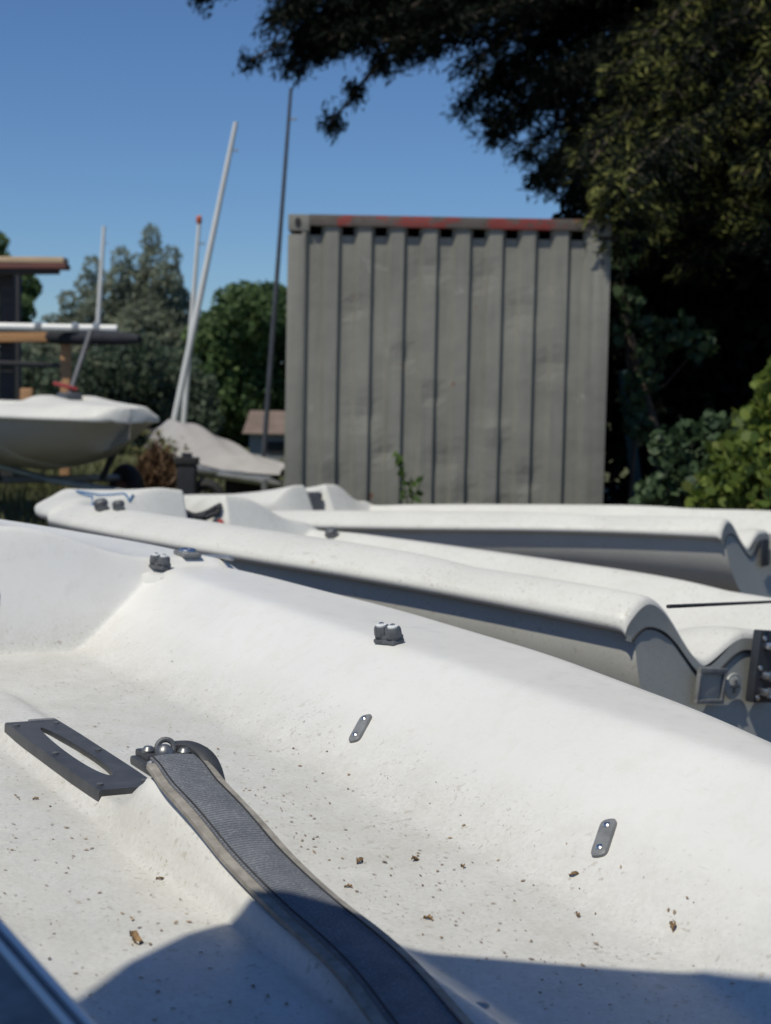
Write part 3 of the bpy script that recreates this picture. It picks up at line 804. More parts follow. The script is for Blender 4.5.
m = len(prof); fs = [(j*m+i, j*m+i+1, (j+1)*m+i+1, (j+1)*m+i) for j in range(len(zs)-1) for i in range(m-1) if not (j == len(zs)-2 and prof[i][1] > dep-.002 and prof[i+1][1] > dep-.002)]
mesh_obj('end_panel', vs, fs, M['cont'], ct, False)
for sx in (-1, 1):
    cbox('corner_post', (sx*(hwid-.0625), .07, CH/2), (.125, .14, CH-.30), M['cont'])
    for sz in (0, 1):
        cc = cbox('corner_casting', (sx*(hwid-.081), .089, .062 if sz == 0 else CH-.062), (.162, .178, .124), M['cont'], .008)
        q = MB(); q.lathe([(.030, 0), (.030, .004)], Matrix.Translation((sx*(hwid-.075), -.0015, .062 if sz == 0 else CH-.062)) @ Matrix.Rotation(R(90), 4, 'X') @ Matrix.Diagonal((.8, 1.25, 1, 1)), 16)
        q.build('casting_hole', M['black'], cc)
cbox('top_rail', (0, .03, CH-.042), (CW-.326, .09, .084), M['contred']); cbox('bottom_rail', (0, .04, .08), (CW-.326, .09, .16), M['cont'])
# side walls, roof, far end
for sx in (-1, 1):
    pv = []; y = .15
    P = []
    while y < CL-.2: P += [(y, 0), (y+.07, 0), (y+.14, .036), (y+.21, .036), (y+.28, 0)]; y += .28
    P = [p for i, p in enumerate(P) if i == 0 or p[0] > P[i-1][0]+1e-4]
    for z in (.16, CH-.07): pv += [(sx*(hwid-.012-b_), a, z) for a, b_ in P]
    m = len(P); mesh_obj('side_panel', pv, [(i, i+1, m+i+1, m+i) for i in range(m-1)], M['cont'], ct, False)
    cbox('side_rail', (sx*(hwid-.035), CL/2+.06, CH-.05), (.06, CL-.36, .08), M['cont']); cbox('side_rail', (sx*(hwid-.035), CL/2+.06, .08), (.06, CL-.36, .14), M['cont'])
cbox('roof', (0, CL/2, CH-.035), (CW-.16, CL-.1, .03), M['cont']); cbox('door', (0, CL-.03, CH/2), (CW-.05, .06, CH-.2), M['cont'])

# ------------------------------------------------------------------ foliage builders
def leaves_mesh(name, C_, size, mat, parent=None, aspect=.5, dirs=None, jitter=1.0, kind=None):
    """one diamond leaf per centre"""
    C_ = np.asarray(C_, float); n = len(C_); size = np.broadcast_to(np.asarray(size, float), (n,))
    a = rng.normal(size=(n, 3)) if dirs is None else np.asarray(dirs)+rng.normal(size=(n, 3))*jitter
    a /= np.linalg.norm(a, axis=1, keepdims=True)+1e-9
    b = np.cross(a, rng.normal(size=(n, 3))); b /= np.linalg.norm(b, axis=1, keepdims=True)+1e-9
    s = size[:, None]
    if aspect >= .6:      # broad leaf: six corners, folded a little along the midrib
        f_ = np.cross(a, b)*s*.10; K = 6
        V = np.stack([C_-a*s*.5, C_+b*s*aspect*.42-a*s*.22+f_, C_+b*s*aspect*.40+a*s*.16+f_, C_+a*s*.5, C_-b*s*aspect*.40+a*s*.16+f_, C_-b*s*aspect*.42-a*s*.22+f_], 1).reshape(-1, 3)
    else:
        K = 4; V = np.stack([C_-a*s*.5, C_+b*s*aspect*.5-a*s*.05, C_+a*s*.5, C_-b*s*aspect*.5-a*s*.05], 1).reshape(-1, 3)
    me = bpy.data.meshes.new(name); me.vertices.add(K*n); me.vertices.foreach_set('co', V.ravel())
    me.loops.add(K*n); me.loops.foreach_set('vertex_index', np.arange(K*n, dtype=np.int32))
    me.polygons.add(n); me.polygons.foreach_set('loop_start', np.arange(0, K*n, K, dtype=np.int32)); me.polygons.foreach_set('loop_total', np.full(n, K, dtype=np.int32))
    me.update(calc_edges=True); me.validate(); me.materials.append(mat)
    o = bpy.data.objects.new(name, me); COL.objects.link(o)
    if parent: o.parent = parent
    return o

def blob_points(blobs, n, shell=.55, flat=1.0):
    """points in lumpy blobs (centre, rx, ry, rz), denser near each surface"""
    vol = np.array([b[1]*b[2]+b[2]*b[3]+b[1]*b[3] for b in blobs]); cnt = rng.multinomial(n, vol/vol.sum()); P = []
    for (c, rx, ry, rz), k in zip(blobs, cnt):
        d = rng.normal(size=(k, 3)); d /= np.linalg.norm(d, axis=1, keepdims=True)
        r = (shell+(1-shell)*rng.random(k))**.7 * (1+.10*np.sin(d[:, 0]*7+c[0]*3)*np.cos(d[:, 2]*6+c[1]))
        P.append(np.array(c)+d*r[:, None]*np.array([rx, ry, rz]))
    return np.concatenate(P)

def trunk(parent, pts, radii, mat=None):
    q = MB(); q.tube(pts, radii, 9); return q.build('trunk', mat or M['bark'], parent)

def broad_tree(name, base, blobs, nleaf, size, mat, label, trunkh, tr=.16, group=None, dark=0, aspect=.55):
    t = empty(name, base, label, 'tree' if 'shrub' not in name and 'bush' not in name else 'bush', group)
    q = MB(); top = Vector((0, 0, trunkh)); q.tube([(0, 0, -.1), (.05, .02, trunkh*.5), top], [tr, tr*.8, tr*.6], 9)
    for (c, rx, ry, rz) in blobs[:10]:
        e = Vector(c)-Vector(base); q.tube([top*.75, (top*.75+e)/2+Vector((0, 0, -.1)), e], [tr*.5, tr*.3, tr*.1], 6)
    q.build('trunk', M['bark'], t)
    P = blob_points(blobs, nleaf)-np.array(base)
    leaves_mesh('crown', P, size*rng.uniform(.6, 1.3, len(P)), mat, t, aspect)
    return t

# ---------------- great conifer on the right: limbs with drooping sprays
def conifer(name, base, limbs, label, height, mat_main, mat_tip, front):
    t = empty(name, base, label, 'tree'); B0 = np.array(base)
    q = MB(); q.tube([(0, 0, -.2), (.1, 0, height*.4), (0, .1, height)], [.42, .30, .05], 12)
    Pm, Dm, Sm = [], [], []; Pt, Dt, St = [], [], []
    for (a, e, spread, dens, tip) in limbs:
        a = np.array(a); e = np.array(e); L_ = np.linalg.norm(e-a); n = max(4, int(L_/.25))
        mid = (a+e)/2+np.array([0, 0, .12*L_]); pts = [(1-s)**2*a+2*s*(1-s)*mid+s*s*e for s in np.linspace(0, 1, n)]
        q.tube([p-B0 for p in pts], [max(.012, .065*(1-i/n)) for i in range(n)], 6)
        axis = (e-a)/L_; side = np.cross(axis, [0, 0, 1.]); side /= np.linalg.norm(side)+1e-9
        for i, p in enumerate(pts):
            s = i/(n-1)
            for sg in (-1, 1):
                for _ in range(2):
                    bl = spread*(1.05-s*.75)*rng.uniform(.55, 1.15); dr = axis*rng.uniform(.25, .7)+side*sg*rng.uniform(.5, 1)+np.array([0, 0, rng.uniform(-.15, .18)])
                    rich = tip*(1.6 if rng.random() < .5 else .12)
                    dr /= np.linalg.norm(dr); m = max(3, int(bl/.10)); tw = []
                    for k in range(m):
                        f = (k+.6)/m; c = p+dr*bl*f-np.array([0, 0, .28*bl*f*f]); tw.append(c-B0)
                        nn = int(2.0*dens*rng.uniform(.6, 1.4)*(1.15-.6*f))
                        for _k in range(nn):
                            d = dr*rng.uniform(.3, 1)+rng.normal(size=3)*.35+np.array([0, 0, -.45]); d /= np.linalg.norm(d)
                            c2 = c+rng.normal(size=3)*np.array([.055, .055, .06])+d*.05
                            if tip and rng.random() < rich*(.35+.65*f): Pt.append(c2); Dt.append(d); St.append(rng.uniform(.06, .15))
                            else: Pm.append(c2); Dm.append(d); Sm.append(rng.uniform(.06, .15))
                    q.tube([p-B0]+tw[1::2]+[tw[-1]], .007, 4)
    q.build('trunk', M['bark'], t)
    def fine(P, D, S, k=2):
        P = np.concatenate([P]+[P+rng.normal(size=P.shape)*.030 for _ in range(k-1)]); return P, np.concatenate([D]*k), np.concatenate([S]*k)*.85
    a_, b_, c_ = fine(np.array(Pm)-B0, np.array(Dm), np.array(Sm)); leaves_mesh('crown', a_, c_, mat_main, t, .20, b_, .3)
    if Pt: a_, b_, c_ = fine(np.array(Pt)-B0, np.array(Dt), np.array(St)); leaves_mesh('sun_toned_sprays', a_, c_, mat_tip, t, .20, b_, .3)
    return t, len(Pm), len(Pt)

tb = (5.6, 18.2, GZ)
limbs = []
def limb(x0, y0, Y0, x1, y1, Y1, spread, dens, tip=0): limbs.append((px(x0, y0, Y0), px(x1, y1, Y1), spread, dens, tip))
# long boughs reaching left over the top of the frame (behind the container's front)
for (x0, y0, x1, y1, Y1, sp2, de) in ((900, -60, 300, 62, 15.2, .95, 8), (900, -30, 345, 30, 14.6, 1.1, 9), (880, 0, 410, 55, 15.6, 1.0, 9), (860, 60, 505, 120, 15.0, .8, 8), (860, 120, 548, 180, 15.4, .62, 7),
                                      (900, -120, 330, -25, 15.0, 1.2, 9), (900, -160, 430, -60, 14.4, 1.2, 8), (880, 20, 470, 15, 14.2, 1.0, 9), (870, 40, 560, 70, 14.6, .95, 9), (860, 150, 600, 130, 15.0, .9, 9), (900, -200, 300, -110, 15.8, 1.2, 6), (900, -260, 380, -190, 15.2, 1.3, 6)):
    limb(x0, y0, 18.0, x1, y1, Y1, sp2, de)
for k in range(22):
    x1 = rng.uniform(310, 600); limb(x1+rng.uniform(220, 330), rng.uniform(-120, -10), 17.5, x1, rng.uniform(-30, 88)+max(0, x1-470)*.55, rng.uniform(14.4, 15.6), .85, 9)
for (x1, y1) in ((505, 130), (530, 150), (545, 175), (560, 160), (575, 190), (585, 205), (470, 100), (500, 105)):
    limb(x1+220, y1-130, 17, x1, y1, 15.0, .5, 9)
for k in range(8):
    x1 = rng.uniform(275, 380); limb(x1+260, -140, 17, x1, rng.uniform(-40, 38), rng.uniform(14.6, 15.4), .7, 9)
limb(760, -90, 16.5, 255, 58, 15.3, .42, 6); limb(480, -30, 15, 335, 118, 15.1, .36, 7); limb(460, -60, 15, 205, -6, 15.2, .35, 6)
# dark mass filling in behind
for k in range(26):
    x1 = rng.uniform(600, 960); y1 = rng.uniform(-120, 330); limb(1000+rng.uniform(-60, 60), y1-60, 18.2, x1, y1, rng.uniform(14.6, 16.8), 1.1, 8)
# front boughs with olive tips toned as sunlit
for (x1, y1, Y1) in ((625, 70, 13.4), (660, 105, 13.0), (690, 60, 12.7), (610, 120, 13.7), (640, 165, 13.4), (700, 150, 12.6), (745, 95, 12.3), (665, 215, 13.2), (720, 215, 12.7), (765, 165, 12.2), (625, 225, 13.6), (700, 262, 13.0), (760, 240, 12.5), (810, 120, 12.2), (830, 210, 12.4), (800, 40, 12.5), (740, 20, 12.9), (860, 60, 12.6), (655, 250, 13.5), (622, 186, 11.5), (626, 236, 11.7), (616, 205, 11.6), (590, 165, 12.6), (880, 160, 12.6), (780, -40, 12.6), (700, -30, 13.2)):
    limb(x1+rng.uniform(120, 230), y1-90, 16.5, x1, y1, Y1, .72, 8, .5)
# overhead canopy out of frame that keeps the interior dark
for k in range(34):
    c = np.array([rng.uniform(1.6, 10), rng.uniform(11.6, 19), rng.uniform(4.6, 8.5)]); c[1] = max(c[1], 12.2+.35*max(0, 3-c[0]))
    limbs.append((np.array([5.6, 18.2, c[2]+1.0]), c, 1.5, 5, .3))
_, n1, n2 = conifer('conifer_tree', tb, limbs, 'huge dark conifer overhanging the container from the right, olive sprays toned as sunlit', 7, M['conifer'], M['conifer_tip'], True)
print('conifer leaves', n1, n2)

# evergreen thicket under the conifer (dark backdrop, shade put into its leaf colour)
blobs = [((rng.uniform(2.6, 12), rng.uniform(14.0, 19), rng.uniform(.5, 3.3)), 1.2, 1.0, 1.0) for _ in range(60)] + [((x_, y_, z_), .55, .5, .5) for x_ in (2.1, 2.7, 3.3) for y_, z_ in ((14.2, .4), (14.3, 1.0), (14.5, 1.7), (14.8, 2.4))]
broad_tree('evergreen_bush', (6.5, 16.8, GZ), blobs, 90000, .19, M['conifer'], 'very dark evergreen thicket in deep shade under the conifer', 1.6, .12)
# leafy climber and shoots beside the container
blobs = [(tuple(px(x_, y_, 12.6)), .14, .16, .13) for x_, y_ in ((668, 340), (650, 352), (640, 380), (632, 400), (628, 300), (622, 260), (680, 330), (638, 425), (655, 372), (700, 345), (645, 330), (620, 330))]
broad_tree('climber_bush', (2.0, 12.7, GZ), blobs, 420, .10, M['shrubdark'], 'thin leafy climber growing up beside the container right edge', 1.5, .02, aspect=.8)
blobs = [(tuple(px(x_, y_, Y_)), .17, .2, .15) for x_, y_, Y_ in ((690, 440, 10.9), (715, 432, 10.9), (672, 445, 11), (680, 470, 10.9), (700, 480, 10.8), (668, 490, 11), (655, 498, 11.2), (725, 455, 10.7))]
broad_tree('leafy_bush', (2.25, 10.9, GZ), blobs, 700, .085, M['shrubdark'], 'cool green leafy bush in half shade right of the container', .7, .03, aspect=.85)
blobs = [(tuple(px(x_, y_, Y_)), .2, .22, .18) for x_, y_, Y_ in ((784, 385, 10.2), (764, 425, 10.2), (738, 455, 10.3),  (765, 450, 10), (735, 480, 10.2), (760, 490, 10), (790, 420, 10.1), (800, 470, 10), (785, 395, 10.2), (715, 495, 10.4), (830, 430, 10.1), (820, 490, 10))]
broad_tree('leafy_bush', (2.55, 10.2, GZ), blobs, 1500, .088, M['shrubbright'], 'bright yellow green leafy bush in full sun at the right edge', .7, .03, aspect=.85)
# slim bare stem and teal strip in the shade
q = MB(); q.tube([px(664, 505, 13.0), px(658, 440, 13.1), px(640, 380, 13.2), px(622, 300, 13.3)], [.06, .05, .04, .03], 8)
tag(q.build('bare_stem', M['bark']), 'slim bare brown stem rising in the shade right of the container', 'tree')
q = MB(); P0 = px(640, 505, 13.4); P1 = px(625, 400, 13.6)
q.box((P0+P1)/2, (.10, .03, float(np.linalg.norm(P1-P0))+.5), Matrix.Rotation(R(-8), 3, 'Y'), .006)
tag(q.build('teal_post', M['teal']), 'faded teal post standing in the dark gap beside the container', 'post')

# ---------------- trees beyond, on the left
def upright_blobs(cols, Y, zb):
    out = []
    for (x_, yt, w_) in cols:
        t = px(x_, yt, Y); n = 7
        for k in range(n):
            f = k/(n-1); out.append(((t[0]+rng.normal()*.04, Y+rng.normal()*.15, t[2]-.3-f*(t[2]-zb)), w_*(.55+.55*f), w_*(.7+.7*f), (t[2]-zb)/n*.95))
    return out
WY = 34
blobs = upright_blobs([(151, 226, .44), (120, 246, .40), (172, 246, .40), (88, 254, .38), (105, 268, .42), (136, 252, .42), (184, 286, .40), (70, 286, .42), (160, 262, .40), (52, 306, .42), (96, 282, .40), (128, 276, .42), (144, 268, .42), (40, 326, .42), (178, 270, .34), (112, 300, .5), (80, 310, .5), (165, 300, .5), (145, 310, .5)], WY, 2.0)
blobs += [((px(x_, y_, WY)[0], WY+1+rng.normal()*.6, px(x_, y_, WY)[2]), .8, .8, .6) for x_, y_ in ((60, 350), (90, 350), (120, 348), (150, 350), (175, 352), (48, 355))]
broad_tree('willow_tree', (px(125, 400, WY)[0], WY, GZ), blobs, 52000, .14, M['willow'], 'grey green willow with feathery upright shoots behind the boats', 2.4, .2, aspect=.34)
HY = 27
blobs = [((px(x_, y_, HY)[0], HY+rng.normal()*.6, px(x_, y_, HY)[2]), .62, .6, .55) for x_, y_ in ((60, 400), (85, 385), (110, 370), (140, 365), (165, 375), (185, 395), (40, 385), (15, 395), (100, 410), (130, 405), (160, 410), (190, 420), (75, 425), (120, 430), (150, 430), (30, 420), (0, 370), (-20, 400), (-45, 385), (-60, 420))]
broad_tree('hedge_bush', (px(100, 430, HY)[0], HY, GZ), blobs, 22000, .13, M['hedgeleaf'], 'dense dark hedge bush behind the left dinghy', .8, .1)
DYY = 32
blobs = [((px(x_, y_, DYY)[0], DYY+rng.normal()*.7, px(x_, y_, DYY)[2]), r_, r_, r_*.9) for x_, y_, r_ in ((225, 330, .72), (252, 318, .75), (278, 318, .72), (205, 355, .62), (240, 355, .9), (275, 350, .9), (215, 385, .7), (250, 390, .9), (200, 410, .6), (230, 420, .8), (265, 420, .8), (300, 330, .8), (320, 350, .9), (345, 380, .9), (310, 400, .9), (212, 338, .5), (240, 305, .45), (268, 302, .45))]
broad_tree('round_tree', (px(255, 430, DYY)[0], DYY, GZ), blobs, 30000, .17, M['domeleaf'], 'round deep green tree just left of the container', 1.4, .2)
blobs = [((px(x_, y_, 30)[0], 30+rng.normal()*.4, px(x_, y_, 30)[2]), .5, .5, .42) for x_, y_ in ((8, 285), (-10, 270), (15, 310), (0, 320), (-25, 300), (-40, 280), (-30, 330), (-60, 310), (-10, 250))]
broad_tree('small_tree', (px(-15, 400, 30)[0], 30, GZ), blobs, 9000, .15, M['domeleaf'], 'dark green tree cut by the left edge above the timber rack', 2.0, .14)
# far belt of trees: one mass
blobs = [((x_, 60+rng.normal()*3, rng.uniform(.8, 2.6)), 3.2, 2, 1.5) for x_ in np.arange(-60, 60, 2.2)]
o = leaves_mesh('far_trees', blob_points(blobs, 26000), rng.uniform(.3, .6, 26000), M['hedgeleaf']); tag(o, 'far belt of dark green trees across the water meadow', 'trees', kind='stuff')

# ---------------- grass, weeds, dry reeds
def grass_patch(cx, cy, rx, ry, n, hmin, hmax):
    P = []; D = []; S = []
    for _ in range(n):
        x_, y_ = cx+rng.normal()*rx, cy+rng.normal()*ry; h = rng.uniform(hmin, hmax); d = np.array([rng.normal()*.3, rng.normal()*.3, 1.])
        P.append((x_, y_, gz(x_, y_)+h*.45)); D.append(d); S.append(h)
    return np.array(P), np.array(D), np.array(S)
gp = [grass_patch(*a) for a in ((-3.6, 15.5, 1.6, 1.5, 2600, .08, .22), (-1.5, 15.5, 1.2, 1.3, 2200, .06, .16), (-3.5, 11.5, 1.4, .8, 1200, .06, .18), (3, 12, 1.2, .4, 700, .1, .3), (0, 11.2, 1.2, .15, 350, .08, .2), (-6, 19, 2.5, 2.0, 2600, .1, .3), (-2, 21, 3, 3, 2600, .1, .25))]
o = leaves_mesh('grass', np.concatenate([a[0] for a in gp]), np.concatenate([a[2] for a in gp]), M['grassblade'], None, .10, np.concatenate([a[1] for a in gp]), .15)
tag(o, 'rough dry grass growing between and beyond the boats', 'grass', kind='stuff')
# weed at the container's foot
t = empty('weed', tuple(px(408, 530, 11.45)), 'green leafy weed growing at the foot of the grey container', 'plant'); B0 = np.array(t.location)
q = MB(); stem = [px(404, 545, 11.45), px(408, 505, 11.45), px(402, 475, 11.5), px(396, 457, 11.5)]; q.tube([p-B0 for p in stem], .006, 5)
q.tube([px(408, 510, 11.45)-B0, px(418, 490, 11.45)-B0, px(421, 480, 11.45)-B0], .005, 5); q.build('stem', M['weed'], t)
C_ = [px(x_, y_, 11.45+.03*rng.normal())+rng.normal(size=3)*.018-B0 for x_, y_ in ((396, 457), (400, 465), (403, 474), (400, 470), (406, 485), (408, 493), (416, 484), (421, 480), (404, 495), (412, 498), (418, 496), (402, 486), (398, 462), (410, 478)) for _ in range(3)]
leaves_mesh('leaves', np.array(C_), rng.uniform(.05, .09, len(C_)), M['weed'], t, .6)
# brown reed heap
hc = px(158, 500, 14.2); t = empty('reed_heap', (hc[0], 14.2, GZ), 'heap of brown dead reeds behind the left dinghy bow', 'heap')
n = 2600; a = rng.uniform(0, 6.28, n); r_ = np.sqrt(rng.random(n)); P = np.stack([.34*r_*np.cos(a), .4*r_*np.sin(a), .62*(1-r_**2)*rng.uniform(.3, 1, n)], 1)
leaves_mesh('reeds', P, rng.uniform(.10, .28, n), foliage('dead_reed', (.07, .04, .025), (.19, .115, .065), (.27, .18, .10), trans=.1), t, .12, np.stack([P[:, 0]*.8, P[:, 1]*.5-.2, np.ones(n)*.9], 1), .45)
q = MB(); q.lathe([(.28, 0), (.24, .2), (.14, .36), (.04, .45)], Matrix.Identity(4), 18); q.build('core', M['brown'], t)
hc = px(156, 462, 15.2); t = empty('tall_weeds', (hc[0], 15.2, GZ), 'yellow green weed clump above the brown reed heap', 'plant')
P = rng.normal(size=(380, 3))*np.array([.11, .12, .13])+np.array([0, 0, hc[2]-GZ]); leaves_mesh('leaves', P, rng.uniform(.06, .14, 380), M['grassblade'], t, .35)
q = MB()
for k in range(14): q.tube([(rng.normal()*.06, rng.normal()*.06, 0), (rng.normal()*.15, rng.normal()*.1, hc[2]-GZ)], .008, 4)
q.build('stems', M['grassblade'], t)

# ---------------- masts
def mast(x0, y0, x1, y1, Y, r, mat, label, tip=None, group='masts of boats beyond'):
    a = px(x0, y0, Y); b_ = px(x1, y1, Y); d_ = (b_-a)/(b_[2]-a[2]); base = a+d_*(GZ+.25-a[2])
    t = empty('mast', tuple(base), label, 'mast', group)
    q = MB(); q.tube([Vector((0, 0, 0)), Vector((b_-base)*.5), Vector(b_-base)], [r, r*.9, r*.6], 10); q.build('spar', mat, t)
    q = MB(); e = Vector(b_-base); q.box(Vector((.04, 0, 0))+e*.92, (.10, .015, .02), None, .003); q.build('spreader', M['alloy'], t)
    if tip:
        q = MB(); q.lathe([(.024, 0), (.034, .02), (.034, .08), (.018, .10)], Matrix.Translation(e), 10); q.build('tip_cap', tip, t)
    return t
mast(99, 308, 104, 226, 28.8, .055, M['whitespar'], 'short white mast rising behind the timber rack at the left')
mast(184, 420, 199, 224, 18.5, .036, M['whitespar'], 'upright white mast with an orange tip', M['orange'])
mast(187, 360, 236, 122, 17.5, .041, M['whitespar'], 'tall white mast leaning to the right')
mast(270, 370, 291, 88, 17.5, .030, M['darkspar'], 'tall dark mast leaning beside the container left edge')

# ---------------- covered boat beyond, hut, clutter
cb = [px(158, 428, 16.5), px(286, 470, 14.0)]
t = empty('covered_boat', ((cb[0][0]+cb[1][0])/2, 15.2, GZ), 'boat under a pale grey sheet sloping down to the right toward the container', 'boat'); B0 = np.array(t.location)
vs = []; fs = []; n = 26; m = 15
for i in range(n+1):
    s = i/n; x_ = 156+s*132
    top = np.interp(x_, [156, 162, 172, 190, 215, 240, 262, 280, 288], [438, 424, 420, 424, 437, 450, 460, 464, 466]); bot = np.interp(x_, [156, 165, 180, 215, 250, 288], [446, 444, 447, 459, 469, 474])
    Y_ = 16.6-2.6*s; a = px(x_, top, Y_); b_ = px(x_, bot, Y_); wd = .55*math.sin(math.pi*min(1, .12+s*.8))+.08
    for k in range(m):
        u = -1+2*k/(m-1); f = abs(u)**2.2
        p = np.array([a[0]+.30*u*wd, a[1]+u*wd*.9, a[2]-(a[2]-b_[2])*f+.02*math.sin(9*u+i*.8)*(1-f)])
        vs.append(p-B0)
for i in range(n):
    for k in range(m-1): fs.append((i*m+k, i*m+k+1, (i+1)*m+k+1, (i+1)*m+k))
mesh_obj('cover', vs, fs, M['cover'], t)
q = MB()
for s in (.15, .75):
    q = MB(); i = int(s*n); c = Vector(vs[i*m+m//2]); q.box((c.x, c.y, c.z/2-.05), (.5, .10, max(.1, c.z-.12)), None, .01); q.build('trestle', M['wooddark'], t)
q = MB()
for i in range(2, n, 1): pass
q.tube([Vector(vs[i*m])+Vector((0, .05, -.03)) for i in range(1, n)], .03, 8); q.tube([Vector(vs[i*m+m-1])+Vector((0, -.05, -.03)) for i in range(1, n)], .03, 8); q.build('gunwale', M['hutwall'], t)
hb = px(276, 450, 24)
t = empty('hut', (hb[0]+.35, 24.5, GZ), 'small pale hut with a brown roof left of the container', 'hut')
hh = px(270, 432, 24)[2]-GZ; ht = px(270, 411, 24)[2]-GZ
q = MB(); q.box((0, 0, hh/2), (1.5, 1.4, hh), None, .01); q.build('wall', M['hutwall'], t)
q = MB(); q.add([(-.85, -.85, hh-.02), (.85, -.85, hh-.02), (.85, .85, hh-.02), (-.85, .85, hh-.02), (-.8, -.1, ht), (.8, -.1, ht)], [(0, 1, 5, 4), (2, 3, 4, 5), (0, 4, 3), (1, 2, 5), (3, 2, 1, 0)]); q.build('roof', M['hutroof'], t)
q = MB(); q.box((-.3, -.71, hh*.55), (.35, .03, hh*.35), None, .005); q.build('window', M['black'], t)

def clutter(name, xp, yp, Y, parts, label, cat):
    c = px(xp, yp, Y); t = empty(name, (c[0], Y, GZ), label, cat); h = c[2]-GZ
    for (pn, off, d_, mat) in parts:
        q = MB(); q.box((off[0], off[1], off[2]+(h if off[2] > 0 else 0)*0+0), d_, None, min(d_)*.12); q.build(pn, M[mat], t)
    return t
clutter('outboard_crate', 187, 478, 13.2, [('body', (0, 0, .25), (.16, .18, .50), 'blacksock'), ('lid', (0, 0, .53), (.19, .2, .06), 'black'), ('handle', (0, -.02, .58), (.09, .03, .04), 'darkmetal')], 'black box standing behind the second dinghy foredeck', 'box')
t = empty('alloy_trailer', (px(212, 485, 13.6)[0], 13.6, GZ), 'pale metal trailer frame lying in the grass behind the boats', 'trailer')
q = MB(); q.tube([(-.25, 0, .42), (.1, .1, .38), (.6, .3, .30)], .035, 8); q.tube([(-.1, .1, .45), (-.1, .1, .05)], .03, 8); q.tube([(.45, .2, .35), (.45, .2, .02)], .03, 8); q.tube([(-.25, -.25, .44), (.25, .35, .38)], .03, 8); q.build('frame', M['alloy'], t)
q = MB(); q.torus(Matrix.Translation((-.05, -.05, .18)) @ Matrix.Rotation(R(90), 4, 'X'), .13, .05); q.build('wheel', M['black'], t)
t = empty('wooden_sawhorse', (px(190, 455, 17.5)[0]+.35, 16.0, GZ), 'weathered plank lying on the ground behind the boats', 'plank')
q = MB(); q.box((0, 0, .30), (.75, .12, .05), Matrix.Rotation(R(12), 3, 'Y'), .01); q.build('board', M['woodgrey'], t)
for x_, h0 in ((-.2, .28), (.25, .24)):
    q = MB(); q.box((x_, 0, h0/2), (.06, .2, h0)); q.build('leg', M['wooddark'], t)
# dark ropes and a red strap heaped in the mast gap of the second boat
def on2(x, y, z): return b2.matrix_world @ Vector((x, -y, z))
q = MB()
for k in range(5):
    q.tube([on2(2.92+.07*math.cos(a+k)+.02*k, .09*math.sin(a*1.0+k*.7)-.0, -.12+.035*k+.03*math.sin(2*a+k)) for a in np.linspace(0, 5.6, 22)], .013, 7)
rc = tag(q.build('rope_coil', M['darkrope']), 'dark rope bundle with a red strand stuffed in the mast gap of the second dinghy', 'rope')
q = MB(); q.tube([on2(2.84, .06, -.10), on2(2.86, .07, -.05), on2(2.90, .075, -.02)], .014, 8)
q.build('red_strand', M['redplastic'], rc)['label'] = 'red strand'
# grey pole propped in the left boat with a red tiller piece
a = F4 @ Vector((3.16, 0, .10)); bq = px(91, 330, 12.6)
q = MB(); q.tube([a, Vector(bq)], [.022, .022], 10); tag(q.build('grey_pole', M['darkspar']), 'grey metal pole standing at a slant in the left dinghy mast foot', 'pole')
q = MB(); c0 = F4 @ Vector((3.13, -.02, .17)); q.box(c0, (.20, .05, .030), Matrix.Rotation(R(14), 3, 'Y'), .01); tag(q.build('red_bar', M['redplastic']), 'short red bar lying across the left dinghy mast foot', 'bar')

# ---------------- timber rack with planks and spars, left
RY = 16.5
rk = empty('timber_rack', (px(20, 400, RY)[0], RY, GZ), 'dark timber rack of posts and beams at the left edge', 'rack'); B0 = np.array(rk.location)
def beam(name, x0, y0, x1, y1, Y0, Y1, w_, h_, mat, parent=None, label=None, cat=None, group=None):
    a = px(x0, y0, Y0); b_ = px(x1, y1, Y1); d_ = Vector(b_-a); t_ = d_.normalized(); sd = Vector((0, 0, 1)).cross(t_); sd = sd.normalized() if sd.length > .01 else Vector((0, 1, 0)); nn = t_.cross(sd)
    q = MB(); off = Vector(B0) if parent else Vector((0, 0, 0)); q.box(Vector((a+b_)/2)-off, (d_.length, w_, h_), Matrix((t_, sd, nn)).transposed(), .006)
    o = q.build(name, M[mat], parent); 
    if label: tag(o, label, cat, group)
    return o
for xx, Yp in ((8, RY+.15), (-75, RY+.15), (14, RY+1.3), (-70, RY+1.3)):
    p = px(xx, 262 if Yp < RY+1 else 262, Yp); q = MB(); q.box((p[0]-B0[0], Yp-B0[1], (p[2]-GZ)/2-.05), (.145, .145, p[2]-GZ-.0), None, .006); q.build('post', M['wooddark'], rk)
beam('beam', -90, 338, 70, 337, RY, RY, .13, .10, 'woodorange', rk); beam('beam', -90, 275, 20, 272, RY+1.3, RY+1.3, .08, .08, 'wooddark', rk); beam('brace', -60, 360, 70, 366, RY, RY, .05, .05, 'wooddark', rk)
q = MB(); p = px(66, 344, RY); q.box((p[0]-B0[0], RY-B0[1], (p[2]-GZ)/2), (.10, .10, p[2]-GZ), None, .005); q.build('post', M['woodorange'], rk)
beam('plank', -95, 259, 66, 261, RY-.1, RY-.1, .26, .06, 'woodpale', label='pale sawn plank on top of the stack on the timber rack', cat='plank', group='planks on the rack')
beam('plank', -95, 266, 68, 267, RY-.1, RY-.1, .26, .055, 'woodred', label='red brown plank in the stack under the pale plank', cat='plank', group='planks on the rack')
beam('plank', -95, 272.5, 58, 271, RY-.08, RY-.08, .21, .06, 'wooddark', label='dark plank lowest in the stack on the timber rack', cat='plank', group='planks on the rack')
